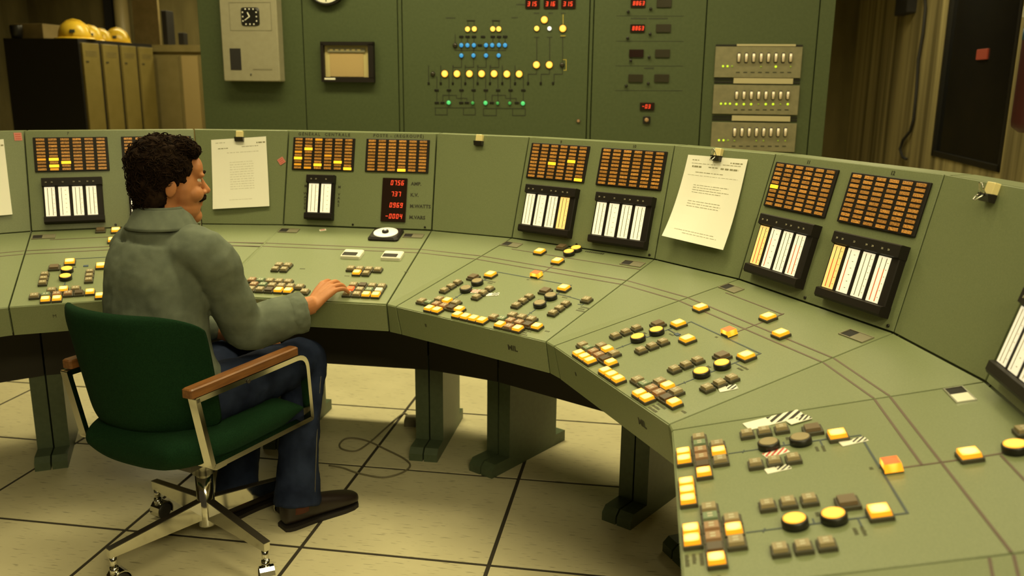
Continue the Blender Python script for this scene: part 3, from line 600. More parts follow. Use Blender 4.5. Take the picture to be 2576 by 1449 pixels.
# three rack units with switches
noisy('rack_metal', (.20, .185, .11), (.24, .22, .13), 30, .45, metal=.3)
mat('tube_white', (.9, .78, .66), .2, .15)
for k, (xl, xr, yt, yb, lx0, lx1, ly0, ly1, tx, dx, ty0, ty1, dy, l0, lit, lb) in enumerate((
    (1270, 2037, 425, 712, 1462, 1997, 402, 425, 1482, 67.3, 475, 582, 608, 1335, 'nnndnGnd', 'topmost rack unit of eight lit tube switches on the green board'),
    (1253, 2012, 772, 1048, 1433, 1970, 710, 768, 1461, 66.6, 822, 918, 949, 1316, 'GGGdGGdG', 'middle rack unit of eight switches with a row of green lamps'),
    (1235, 1985, 1112, 1385, 1418, 1945, 1052, 1110, 1443, 66.0, 1155, 1255, 1281, 1298, 'dnnddndd', 'lowest rack unit of eight switches just above the console top'))):
    a0, c1 = on(BO, *z4(xl, yt)); a1, c0 = on(BO, *z4(xr, yb)); t = thing('rack_unit', tuple(BO @ V(((a0+a1)/2, c0, .0))), lb, 'rack unit', 'rack units on the board')
    MB().bev(a0, a1, c0, c1, 0, .012, .002).obj('face_plate', 'rack_metal', t, BO)
    q0, e1 = on(BO, *z4(lx0, ly0)); q1, e0 = on(BO, *z4(lx1, ly1)); MB().bev(q0, q1, e0+.001, e1, 0, .010, .001).obj('label_strip', 'clip_pad' if 0 else 'white_strip' if 'white_strip' in MT else (mat('white_strip', (.42, .37, .22), .5) and 'white_strip'), t, BO)
    h_ = (e1-e0)
    for u0, u1 in ((a0, q0), (q1, a1)):
        if k == 0: MB().box(u0, u1, e0+h_*.2, e0+h_*.8, 0, .004).obj('vent_slot', 'black', t, BO)
        else:
            for s0 in (.12, .62): MB().box(u0, u1, e0+h_*s0, e0+h_*(s0+.25), 0, .004).obj('vent_slot', 'black', t, BO)
    for s_ in range(8):
        xx, y1 = on(BO, *z4(tx+dx*s_, ty0)); _, y0 = on(BO, *z4(tx+dx*s_, ty1)); hh = (y1-y0)
        o = MB().bev(-.012, .012, -hh/2, hh/2, .011, .015, .008).obj('tube_switch', 'black', t, BO @ T(xx, (y0+y1)/2))
        MB().tube([(0, -hh*.34, .021), (0, hh*.10, .021), (0, hh*.36, .021)], [.0066, .0078, .0066], 10).obj('tube', 'tube_white', o, BO @ T(xx, (y0+y1)/2))
        ds = lit[s_]; xd, yd = on(BO, *z4(tx+dx*s_-4, dy)); 
        if ds != 'n': MB().lathe([(.0065 if ds == 'G' else .0045, .011), (.0055 if ds == 'G' else .004, .015), (.002, .017)], 12).obj('indicator', 'led_green' if ds == 'G' else 'led_dim', t, BO @ T(xd, yd))
        MB().box(-.010, .010, -.003, .003, .011, .0126).obj('caption', 'ink', t, BO @ T(xx, yd-.030))
    for s_ in range(3): xd, yd = on(BO, *z4(l0+41*s_, dy-4)); MB().lathe([(.006, .011), (.005, .015), (.002, .017)], 12).obj('indicator', 'led_green' if s_ < 2 or k == 1 else 'led_dim', t, BO @ T(xd, yd))
# time clock, round clock, square recorder
noisy('clock_grey', (.27, .25, .165), (.29, .27, .18), 30, .5)
def z2(x, y): return on(BO, 560+x/4.39, y/4.39)
x0, y0 = on(BO, 578, 204); x1, _ = on(BO, 717, 204); y1 = y0+.56
tcl = thing('time_clock', tuple(BO @ V(((x0+x1)/2, y0, 0))), 'grey wall mounted time clock with a black square dial', 'clock')
bd = MB().bev(x0, x1, y0, y1, 0, .07, .008).obj('case', 'clock_grey', tcl, BO)
fx0, fy1 = z2(132, 40); fx1, fy0 = z2(600, 345)
MB().bar([(fx0, fy1, .0706), (fx1, fy1, .0706), (fx1, fy0, .0706), (fx0, fy0, .0706)], .003, .001, closed=True).obj('dial_surround', 'slot_grey', bd, BO)
cx, cy = z2(365, 195); r_ = .052; DFc = BO @ T(cx, cy, .07)
dl = MB().bev(-r_*1.08, r_*1.08, -r_*.98, r_*.98, 0, .008, .014).obj('dial', 'black', tcl, DFc)
for k in range(12):
    a = R(30*k); c_, s_ = math.cos(a), math.sin(a); d_ = .041/max(abs(c_), abs(s_), .86)
    MB().box(-.0035, .0035, -.0035, .0035, .008, .009).obj('hour_mark', 'white_plastic', dl, DFc @ T(d_*c_, d_*s_))
for ang, ln, wd_ in ((118, .026, .006), (213, .036, .004)): MB().box(0, ln, -wd_/2, wd_/2, .009, .0102).obj('clock_hand', 'white_plastic', dl, DFc @ RZ(R(ang)))
sx0, sy1 = z2(140, 540); sx1, sy0 = z2(272, 775); MB().box(sx0, sx1, sy0, sy1, .068, .0715).obj('card_slot', 'black_matte', tcl, BO)
nx0, ny = z2(395, 767); nx1, _ = z2(605, 767); MB().box(nx0, nx1, ny-.003, ny+.003, .07, .0712).obj('name_strip', 'slot_grey', tcl, BO)
x, y = z2(375, 822); MB().lathe([(.006, .07), (.005, .074)], 12).obj('lock', 'steel', tcl, BO @ T(x, y))
x, _ = on(BO, 825, 5); yb = on(BO, 825, 15)[1]; rr = .12; wc = thing('wall_clock', tuple(BO @ V((x, yb, 0))), 'round white faced wall clock cut by the top edge', 'clock')
Fc = BO @ T(x, yb+rr); MB().lathe([(rr, 0), (rr, .03), (rr-.010, .036), (rr-.014, .030)], 40, cap=False).obj('rim', 'black', wc, Fc); MB().lathe([(rr-.008, 0), (rr-.012, .030), (.001, .030)], 40, smooth=False).obj('face', 'white_plastic', wc, Fc)
for k in range(12): MB().box(rr-.034, rr-.020, -.003, .003, .030, .0308).obj('hour_mark', 'ink', wc, Fc @ RZ(R(30*k)))
for ang, ln in ((118, .05), (213, .075)): MB().box(-.01, ln, -.003, .003, .031, .032).obj('clock_hand', 'ink', wc, Fc @ RZ(R(ang)))
qx0, qy1 = z2(1100, 462); qx1, qy0 = z2(1690, 910); sq = thing('square_recorder', tuple(BO @ V(((qx0+qx1)/2, qy0, 0))), 'square chart recorder with black frame and cream paper window', 'recorder')
w_, h_ = qx1-qx0, qy1-qy0; mb = MB()
for u0, u1, v0, v1 in ((0, w_, 0, h_*.125), (0, w_, h_*.91, h_), (0, w_*.055, h_*.1, h_*.95), (w_*.905, w_, h_*.1, h_*.95)): mb.box(u0, u1, v0, v1, 0, .035)
QF = BO @ T(qx0, qy0); mb.obj('frame', 'recorder_black', sq, QF); mat('cream', (.52, .44, .20), .5); mat('tan_paper', (.42, .30, .13), .6)
MB().box(w_*.05, w_*.91, h_*.12, h_*.92, 0, .010).obj('inner_case', 'cream', sq, QF); MB().box(w_*.145, w_*.79, h_*.14, h_*.72, .010, .012).obj('chart', 'tan_paper', sq, QF); MB().box(w_*.12, w_*.83, h_*.745, h_*.85, .010, .018).obj('scale_bar', 'slot_grey', sq, QF)
for k in range(6): MB().box(w_*(.16+.105*k), w_*(.22+.105*k), h_*.78, h_*.82, .018, .0186).obj('scale_mark', 'cream', sq, QF)
MB().box(w_*.06, w_*.27, h_*.055, h_*.10, .035, .0358).obj('name_label', 'white_plastic', sq, QF)
# ------------------------------------------------------------------ papers, clips and tags
def sheet(name, Fw, q, label, curl=.02, lines=(), n=10, rnd=1):
    """paper hanging on frame Fw; q = photo corners TL TR BR BL"""
    c = [on(Fw, px, py, .005) for px, py in q]; vs = []; random.seed(rnd)
    t = link(name, None, Fw @ T((c[0][0]+c[1][0])/2, (c[0][1]+c[1][1])/2, .0)); tag(t, label, 'paper')
    def P(s_, r_):
        a = V((*c[0], 0)).lerp(V((*c[1], 0)), s_); b2 = V((*c[3], 0)).lerp(V((*c[2], 0)), s_); p = a.lerp(b2, r_)
        p.z = .0045+curl*(r_**2.2)*(1+.5*(.5-s_))+.0012*math.sin(7*s_+5*r_); return p
    for j in range(n+1):
        for i in range(n+1): vs.append(P(i/n, j/n))
    fs = [(j*(n+1)+i, (j+1)*(n+1)+i, (j+1)*(n+1)+i+1, j*(n+1)+i+1) for j in range(n) for i in range(n)]
    k = len(vs); vs2 = vs+[p-V((0, 0, .0012)) for p in vs]; rim = [i for i in range(n+1)]+[j*(n+1)+n for j in range(1, n+1)]+[n*(n+1)+i for i in range(n-1, -1, -1)]+[j*(n+1) for j in range(n-1, 0, -1)]
    fs2 = fs+[tuple(reversed([i+k for i in f])) for f in fs]+[(rim[i], rim[(i+1) % len(rim)], rim[(i+1) % len(rim)]+k, rim[i]+k) for i in range(len(rim))]
    MB().add(vs2, fs2).obj('sheet', 'paper', t, Fw)
    mb = MB()
    for (r0, s0, s1, th) in lines:
        s_ = s0
        while s_ < s1:
            e = min(s1, s_+random.uniform(.02, .07)); pts = [P(s_, r0), P(e, r0), P(e, r0+th), P(s_, r0+th)]; mb.add([p+V((0, 0, .0006)) for p in pts], [(3, 2, 1, 0)]); s_ = e+random.uniform(.008, .018)
    if lines: mb.obj('printed_text', 'print_grey', t, Fw)
    return t
ln = [(.05, .10, .22, .008), (.05, .74, .94, .012), (.08, .62, .92, .005), (.09, .10, .5, .004), (.12, .12, .28, .018), (.12, .4, .55, .01), (.12, .6, .9, .018), (.19, .2, .66, .006), (.23, .08, .92, .003)]
ln += [(.34+.028*k, .22, .22+random.Random(k).uniform(.45, .62), .005) for k in range(4)]+[(.53+.03*k, .2, .2+random.Random(k+9).uniform(.45, .65), .005) for k in range(3)]+[(.88, .15, .8, .004), (.91, .3, .85, .004)]
sheet('paper_sheet', WF['CD'][1], ((1731, 389), (1881, 401), (1832, 632), (1687, 598)), 'long printed sheet curling off the panel between the two right sections', .035, ln, rnd=3)
ln2 = [(.05, .08, .25, .006), (.07, .82, .98, .02), (.13, .12, .3, .012), (.12, .55, .85, .008), (.2, .28, .85, .004)]+[(.34+.035*k, .32, .75, .003) for k in range(12)]+[(.88, .3, .7, .003)]
sheet('paper_sheet', WF['AB'][1], ((531, 352), (669, 343), (679, 519), (538, 527)), 'white sheet clipped to the wedge in front of the operator face', .012, ln2, rnd=5)
sheet('paper_sheet', WF['ZA'][1], ((-115, 358), (9, 350), (31, 540), (-95, 552)), 'white sheet cut off by the left edge of the picture', .012, ln2, rnd=6)
def clip(Fw, px, py, label, handle, sc=1, drop=.014):
    x, y = on(Fw, px, py, .006); Fc = Fw @ T(x, y) @ S(sc)
    t = link('bulldog_clip', None, Fw @ T(x, y)); tag(t, label, 'clip', 'clips on the console top')
    MB().bev(-.0135, .0135, -.004, .024, 0, .014, .002).obj('magnet_pad', 'clip_pad', t, Fc)
    MB().prism([(-.018, .002), (-.018, .016), (-.002, .024), (.000, .010), (.000, .002)], -.017, .017).obj('clip_body', 'clip_black', t, Fc)
    if handle:
        for s_ in (-1, 1):
            MB().tube([(-.006, -.004, .02), (-.008, .004 if s_ > 0 else -.010, .030), (-.004, .016 if s_ > 0 else -.020, .036), (.004, .016 if s_ > 0 else -.020, .036), (.008, .004 if s_ > 0 else -.010, .030), (.006, -.004, .02)], .0016, 6).obj('wire_handle', 'chrome', t, Fc)
clip(WF['AB'][1], 603, 345, 'black clip holding the sheet in front of the operator face', 0); clip(WF['BC'][1], 1206, 355, 'black clip with cream pad on the blank wedge, holding nothing', 0)
clip(WF['CD'][1], 1806, 392, 'black clip holding the long curling sheet', 1, .95); clip(WF['DE'][1], 2492, 488, 'large bulldog clip with chrome handles on the wedge at right', 1, 1.0)
def sticker(Fw, px, py, w_, h_, rz, label, mt='tag_pink'):
    x, y = on(Fw, px, py); mb = MB().bev(-w_/2, w_/2, -h_/2, h_/2, 0, .0015, .001)
    for k in (-1, 0, 1): mb.box(-w_*.35, w_*.35, k*h_*.28-.0012, k*h_*.28+.0012, .0015, .0017, 1)
    o = mb.obj('sticker', [mt, 'tag_red'], None, Fw @ T(x, y) @ RZ(rz)); tag(o, label, 'sticker')
sticker(WF['ZA'][1], 45, 344, .026, .030, 0, 'small pink square sticker near the left edge'); sticker(WF['AB'][1], 708, 405, .026, .026, .6, 'small pink tilted sticker beside the clipped sheet'); sticker(desk('B'), 812, 579, .026, .016, .5, 'tiny striped sticker lying near the panel below GENERAL CENTRALE', 'tag_white')
def striped(Fw, x, y, L_, w_, rz, label, stripe='black', plate=.45, z=.0005):
    """warning tag: plain plate end and a diagonally striped end"""
    x, y = x/1000, y/1000; mb = MB().bev(-L_/2, L_/2, -w_/2, w_/2, 0, .0016, .0012); a = -L_/2+L_*plate; st = w_*.62; q = a-w_*1.1
    def cut(pl, ax_, lim, s_):
        out = []
        for i, p in enumerate(pl):
            p2 = pl[(i+1) % len(pl)]; d1, d2 = (p[ax_]-lim)*s_, (p2[ax_]-lim)*s_
            if d1 >= 0: out.append(p)
            if d1*d2 < 0: t_ = d1/(d1-d2); out.append((p[0]+(p2[0]-p[0])*t_, p[1]+(p2[1]-p[1])*t_))
        return out
    while q < L_/2:                                                  # diagonal bars cut off at the tag's edges
        pl = [(q, -w_*.47), (q+st*.5, -w_*.47), (q+st*.5+w_*1.1, w_*.47), (q+w_*1.1, w_*.47)]
        pl = cut(cut(pl, 0, a, 1), 0, L_/2-.001, -1); q += st
        if len(pl) > 2: mb.add([(x_, y_, .0018) for x_, y_ in pl], [tuple(range(len(pl)))], 1)
    o = mb.obj('warning_tag', ['tag_white', stripe], None, Fw @ T(x, y, z) @ RZ(rz)); tag(o, label, 'tag', 'striped tags on the desks')
DE_ = desk('E')
striped(desk('C'), 185, 190, .036, .024, .3, 'red and white striped tag on the third console section from left', 'tag_red', .02); striped(desk('C'), 252, 192, .042, .022, .5, 'small black and white striped tag beside the red one'); striped(desk('D'), 556, 184, .042, .024, 1.2, 'black and white striped tag on the section beneath the panels 11 and 12')
striped(DE_, 187, 188, .046, .022, 1.9, 'red and white striped tag on the nearest console desk', 'tag_red', .02); striped(DE_, 254, 182, .044, .020, 1.75, 'black and white striped tag just below the red striped one'); striped(DE_, 186, 326, .048, .020, 1.75, 'black and white striped tag below a lit square key of the nearest desk'); striped(DE_, 30, 206, .118, .040, 1.82, 'largest white tag with broad black stripes on the nearest desk', plate=.42); striped(DE_, 54, 252, .046, .022, 1.9, 'small striped tag overlapping the large white tag', z=.0026)
# ------------------------------------------------------------------ left background: lockers, hats, cabinet
noisy('locker_yellow', (.205, .158, .040), (.230, .178, .050), 8, .5); mat('locker_black', (.010, .008, .006), .6); noisy('locker_beige', (.20, .16, .06), (.23, .185, .075), 8, .5)
LA, LB = -5.22, 7.5; dw = .305
for k in range(4):
    t = thing('locker', ab(LA-.4, LB+dw*(k+.5)), ('nearest yellow locker of the row, its black side facing the room', 'second yellow locker from the black side', 'third yellow locker from the black side', 'farthest yellow locker of the row beside the beige cabinet')[k], 'locker', 'row of lockers')
    MB().box(LA-.78, LA-.02, LB+dw*k+.001, LB+dw*(k+1)-.001, 0, 1.81).obj('body', 'locker_black', t, FR0)
    d = MB().bev(.028, dw-.028, .06, 1.775, 0, .022, .004).obj('door', 'locker_yellow', t, M4(ab(LA-.02, LB+dw*k), EB, ZUP, EA))
    FD = M4(ab(LA, LB+dw*k), EB, ZUP, EA)
    for i in range(4): MB().box(.07, dw-.07, 1.70-i*.014, 1.706-i*.014, .001, .004).obj('vent_slot', 'locker_beige', d, FD)
    MB().box(.06, .10, 1.60, 1.613, .001, .006).obj('name_tag', 'ink', d, FD)
cb = thing('storage_cabinet', ab(-4.55, 9.0), 'beige metal cabinet with a pale door right of the lockers', 'cabinet')
MB().box(-5.32, -4.70, 8.8, 9.3, 0, 1.80).obj('body', 'locker_beige', cb, FR0); mat('door_pale', (.40, .30, .13), .5)
FCb = M4(ab(-5.3, 8.8), EA, ZUP, EB*-1); MB().bev(.06, .31, .05, 1.70, 0, .02, .004).obj('door', 'locker_beige', cb, FCb); MB().bev(.345, .53, .05, 1.70, 0, .02, .004).obj('door', 'door_pale', cb, FCb); MB().box(-.02, .60, 1.74, 1.81, -.5, .03).obj('cornice', 'locker_beige', cb, FCb)
noisy('hat_yellow', (.70, .46, .03), (.76, .50, .04), 10, .32)
mat('hat_logo', (.05, .06, .05), .5)
def hat(px, py, b_, sc, rz, label):
    z = 1.812; F_ = M4(ab(0, b_), EA, ZUP, EB*-1); x, _ = on(F_, px, py); Mh = FR0 @ T(x, b_, z) @ RZ(rz) @ S(sc)
    t = thing('hard_hat', tuple((FR0 @ T(x, b_, z)).translation), label, 'hard hat', 'hard hats on the lockers')
    prof = [(.118, 0), (.118, .03), (.112, .065), (.096, .10), (.07, .128), (.035, .145), (.001, .150)]
    MB().lathe(prof, 28).obj('shell', 'hat_yellow', t, Mh @ S(1.12, .95, 1))
    MB().lathe([(.15, .0), (.148, .006), (.115, .016)], 28).obj('brim', 'hat_yellow', t, Mh @ S(1.12, .95, 1))
    MB().tube([(-.125, 0, .05), (-.10, 0, .105), (-.05, 0, .140), (0, 0, .153), (.05, 0, .140), (.10, 0, .105), (.125, 0, .05)], .014, 8, flat=.6, up=(0, 0, 1)).obj('ridge', 'hat_yellow', t, Mh)
    MB().bev(-.022, .022, -.014, .014, 0, .004, .003).obj('badge', 'hat_logo', t, Mh @ T(.03, -.108, .06) @ RX(R(78)))
hat(186, 70, 7.69, 1.12, .2, 'largest yellow hard hat, leftmost on the lockers'); hat(222, 70, 8.03, .94, .5, 'second yellow hard hat from the left on the lockers'); hat(250, 72, 8.31, .84, .3, 'third yellow hard hat, half hidden in the row'); hat(292, 75, 8.60, 1.0, .1, 'rightmost yellow hard hat on the lockers')
noisy('cardboard', (.21, .155, .055), (.25, .185, .07), 12, .8)
o = MB().bev(-.20, .10, -.14, .14, 0, .14, .004).obj('cardboard_box', 'cardboard', None, FR0 @ T(-5.80, 7.80, 1.811)); tag(o, 'low tan cardboard box on top of the lockers', 'box')
o = MB().lathe([(.045, 0), (.055, .06), (.055, .11), (.05, .12)], 18).obj('jar', 'black', None, FR0 @ T(-5.90, 7.56, 1.811)); tag(o, 'dark jar standing before the tan box', 'jar')
def flatprop(name, px0, px1, py0, py1, b_, dep, mt, label, cat, z=None):
    F_ = M4(ab(0, b_), EA, ZUP, EB*-1); x0, y1 = on(F_, px0, py0); x1, y0 = on(F_, px1, py1); y0 = y0 if z is None else z
    o = MB().bev(x0, x1, y0, y1, -dep, 0, .006).obj(name, mt, None, F_); return tag(o, label, cat)
flatprop('folded_carton', 325, 404, -60, 112, 9.32, .03, 'cardboard', 'tall tan cardboard panel standing behind the cabinet', 'carton', 0.0); flatprop('duct_box', 404, 424, 26, 118, 9.1, .15, 'black_matte', 'narrow dark box standing on the beige cabinet', 'box', 1.811); flatprop('small_box', 447, 464, 82, 118, 8.95, .08, 'black_matte', 'small dark box on the beige cabinet', 'box', 1.811)
mat('pipe_tan', (.23, .18, .075), .5); F_ = M4(ab(0, 10.35), EA, ZUP, EB*-1); x, _ = on(F_, 303, 40); o = MB().lathe([(.085, 0), (.085, LZ-.02)], 20).obj('wall_pipe', 'pipe_tan', None, FR0 @ T(x, 10.38)); tag(o, 'thick tan vertical pipe on the rear wall', 'pipe')
x, _ = on(F_, 262, 30); o = MB().box(-.06, .06, -.06, .0, 0, LZ-.02).obj('cable_duct', 'black_matte', None, FR0 @ T(x, 10.49)); tag(o, 'narrow dark cable duct on the rear wall', 'duct')
# ------------------------------------------------------------------ right background: extinguisher, hanging cable
WRF = M4(ab(AR, 0), EB*-1, ZUP, EA*-1)
def rw(px, py): return on(WRF, px, py, .02)
mat('dark_red', (.05, .006, .005), .5); mat('tape_blue', (.02, .10, .22), .5)
x, y = rw(2640, 335); ex = thing('fire_extinguisher', tuple(WRF @ V((x, y, 0))), 'dark red fire extinguisher cylinder at the right edge', 'extinguisher')
FE = WRF @ T(x-.02, y, .11) @ RX(R(-90)); MB().lathe([(.06, 0), (.10, .03), (.105, .06), (.105, .78), (.08, .84), (.035, .88), (.03, .93)], 28).obj('cylinder', 'dark_red', ex, FE); MB().lathe([(.1065, .50), (.1065, .56)], 28).obj('label_band', 'tape_blue', ex, FE); MB().bev(-.03, .03, .62, .68, .103, .109, .004).obj('label', 'white_plastic', ex, WRF @ T(x-.045, y, .11)); MB().box(-.05, .05, .2, .24, -.11, .0).obj('bracket', 'black', ex, WRF @ T(x-.02, y, .11))
pts = [(2325, -40), (2328, 20), (2322, 80), (2310, 150), (2305, 230), (2298, 300), (2290, 330), (2272, 352), (2264, 375), (2270, 395), (2280, 400)]
o = MB().tube([(*rw(*q), .02) for q in pts], .013, 8).obj('cable', 'black_matte', None, WRF); tag(o, 'black cable hanging down the concrete wall', 'cable')
x0, y0 = rw(2298, 32); x1, y1 = rw(2272, -10); x0, x1 = min(x0, x1), max(x0, x1); o = MB().bev(x0, x1, y0, y0+.25, 0, .08, .01).obj('junction_box', 'black_matte', None, WRF); tag(o, 'small dark junction box high on the concrete wall', 'box')
# ------------------------------------------------------------------ cord on the floor
def zB(x, y): return atz(780+x/2.303, 820+y/2.303, .004)
pts = [(585, 540), (540, 508), (440, 590), (350, 670), (270, 722), (195, 716), (170, 690), (200, 655), (260, 650), (340, 668), (440, 715), (540, 765), (580, 805), (550, 840), (480, 868), (400, 876), (270, 850), (190, 822), (100, 806)]
P_ = [zB(*q) for q in pts]; sm = []
for i in range(len(P_)-1):
    p0, p1, p2, p3 = P_[max(i-1, 0)], P_[i], P_[i+1], P_[min(i+2, len(P_)-1)]
    for k in range(6):
        t_ = k/6; sm.append(.5*((2*p1)+(p2-p0)*t_+(2*p0-5*p1+4*p2-p3)*t_*t_+(3*p1-p0-3*p2+p3)*t_**3))
mat('cord', (.16, .14, .08), .6); cr = thing('floor_cord', tuple(P_[-1]), 'thin grey cord looping over the floor from a small box', 'cord')
MB().tube(sm, .0035, 6).obj('cable', 'cord', cr); q = atz(1035, 1066, 0); MB().bev(-.028, .028, -.035, .035, 0, .03, .005).obj('plug_box', 'cord', cr, T(q.x, q.y, 0))
# ------------------------------------------------------------------ operator's chair
CH = V((-1.0, 2.5, 0)); HD = R(65)
CDv, CN = V((math.cos(HD), math.sin(HD), 0)), V((math.sin(HD), -math.cos(HD), 0))
FC = M4(CH, CN, CDv, V((0, 0, 1)))                                # x right, y forward, z up
noisy('chair_fabric', (.0045, .020, .0075), (.007, .030, .011), 260, .95, .5, 900, spec=.1, bdist=.001)
noisy('arm_wood', (.13, .048, .013), (.20, .080, .022), 14, .38, stretch=(9, 1, 9), detail=6)
mat('leg_dark', (.03, .025, .018), .3); mat('rubber', (.02, .018, .014), .5)
ch = link('office_chair', None, FC); tag(ch, 'green upholstered swivel armchair with chrome frame and wooden armrests', 'chair')
def shell(f, ns, nt, mt, name, p, M):
    """closed cushion: f(s, t) -> (outer point, inner point)"""
    A = [[f(i/ns*2-1, j/nt) for i in range(ns+1)] for j in range(nt+1)]; vs = []; fs = []; k = (ns+1)*(nt+1)
    for q in (0, 1):
        for row in A:
            for c_ in row: vs.append(c_[q])
    g = lambda i, j: j*(ns+1)+i
    for j in range(nt):
        for i in range(ns):
            fs.append((g(i, j), g(i+1, j), g(i+1, j+1), g(i, j+1))); fs.append((k+g(i, j), k+g(i, j+1), k+g(i+1, j+1), k+g(i+1, j)))
    rim = [g(i, 0) for i in range(ns)]+[g(ns, j) for j in range(nt)]+[g(i, nt) for i in range(ns, 0, -1)]+[g(0, j) for j in range(nt, 0, -1)]
    for a in range(len(rim)): b2 = rim[(a+1) % len(rim)]; fs.append((b2, rim[a], k+rim[a], k+b2))
    me = MB().add(vs, fs, 0, None, True).mesh(name, mt); o = link(name, me, M, p); sb = o.modifiers.new('subdivision', 'SUBSURF'); sb.levels = sb.render_levels = 1; return o
def fback(s, t):
    hw = .232+.034*t**.7; cs = abs(s)**3.2
    zt = .452+.368*t - (.050*abs(s)**6 if t > .5 else 0)*((t-.5)*2)**2 + (.018*abs(s)**4*(1-t)**2)
    x = -.036-.024*t+hw*s*(1-.02*t); y = -.185-.045*t+.125*abs(s)**2.6
    edge = min(1, 6*min(t, 1-t, (1-abs(s))*.8)+.32)**.6; th = .062*edge
    nrm = V((-s*abs(s)**1.6*.8*(1 if 1 else 0), -1, .10)).normalized(); c_ = V((x, y, zt))
    return (c_+nrm*th*.5, c_-nrm*th*.5)
shell(fback, 20, 14, 'chair_fabric', 'backrest', ch, FC)
def fseat(s, t):
    y = -.245+.50*t; rear = max(0, (.40-t)/.40); hw = .246*(1-.34*rear**2.0); x = hw*s+.012
    top = .468-.012*abs(s)**4-.03*max(0, (t-.85)/.15)**2+.004*math.sin(3*t); bot = .352+.040*abs(s)**3+.012*rear**2+.03*max(0, (t-.8)/.2)
    e = min(1, 7*min(t*1.6, 1-t, (1-abs(s))*.9)+.42)**.5; m_ = (top+bot)/2; h = (top-bot)/2*e
    return (V((x, y-.02*abs(s)**2*0, m_-h)), V((x, y, m_+h)))
shell(fseat, 18, 14, 'chair_fabric', 'seat', ch, FC)
MB().box(-.15, .15, -.14, .16, .340, .362).obj('seat_pan', 'leg_dark', ch, FC)
for s_ in (1, -1):
    x = .262*s_-.002 if s_ > 0 else -.238
    pts = [(x, -.222, .612), (x, -.196, .392), (x, .268, .396), (x, .258, .560), (x, .246, .590), (x, .222, .606)]
    ring = MB(); ring.bar(pts, .034, .016, closed=True, up=(1, 0, 0)) if 0 else None
    # flat chrome loop: rounded corners sampled finely
    cor = [(-.222, .616, .006), (-.178, .388, .010), (.272, .380, .014), (.256, .614, .055)]; loop = []
    for i, (y, z, r_) in enumerate(cor):
        p0, p1, p2 = V((cor[i-1][0], cor[i-1][1])), V((y, z)), V((cor[(i+1) % 4][0], cor[(i+1) % 4][1])); a = (p0-p1).normalized(); c2 = (p2-p1).normalized()
        for k in range(7):
            t = k/6; q = (p1+a*r_)*(1-t)**2+p1*2*t*(1-t)+(p1+c2*r_)*t*t; loop.append((q.x, q.y))
    vs = []; fs = []; n = len(loop); cy_, cz_ = .03, .50
    for (y, z) in loop:
        i_ = V((y, z)); 
        for xx in (-.014, .014):
            vs.append((x+xx, y, z))
    # inner ring offset inwards
    def off(i, d_):
        p0, p1, p2 = V(loop[i-1]), V(loop[i]), V(loop[(i+1) % n]); t = (p2-p0).normalized(); nn = V((-t.y, t.x)); 
        return p1+nn*d_
    sgn = 1 if (V((cy_, cz_))-off(0, .01)).length < (V((cy_, cz_))-off(0, -.01)).length else -1
    for i in range(n):
        q = off(i, .015*sgn)
        for xx in (-.014, .014): vs.append((x+xx, q.x, q.y))
    m2 = 2*n
    for i in range(n):
        j = (i+1) % n; fs += [(2*i, 2*i+1, 2*j+1, 2*j), (m2+2*i, m2+2*j, m2+2*j+1, m2+2*i+1), (2*i, 2*j, m2+2*j, m2+2*i), (2*i+1, m2+2*i+1, m2+2*j+1, 2*j+1)]
    fr_ = MB().add(vs, fs).obj('arm_frame', 'chrome', ch, FC)
    wp = MB().bev(-.0185, .0185, -.238 if s_ > 0 else -.21, .205, .620, .646, .006).obj('armrest', 'arm_wood', ch, FC @ T(x, 0, 0))
    MB().lathe([(.006, 0), (.006, .004)], 12).obj('screw', 'leg_dark', fr_, FC @ T(x+.0145*s_, -.02, .603) @ RY(R(90*s_)))
    MB().box(min(x, x-.07*s_), max(x, x-.07*s_), -.15, -.11, .376, .394).obj('cross_bar', 'chrome', ch, FC); MB().box(min(x, x-.07*s_), max(x, x-.07*s_), .12, .16, .376, .394).obj('cross_bar', 'chrome', ch, FC)
HUB = V((-.953, 2.482, 0)); FH = T(*HUB)
MB().lathe([(.034, .262), (.034, .354)], 24).obj('column_sleeve', 'steel', ch, FH); MB().lathe([(.026, .085), (.027, .09), (.027, .262)], 24).obj('column', 'chrome', ch, FH)
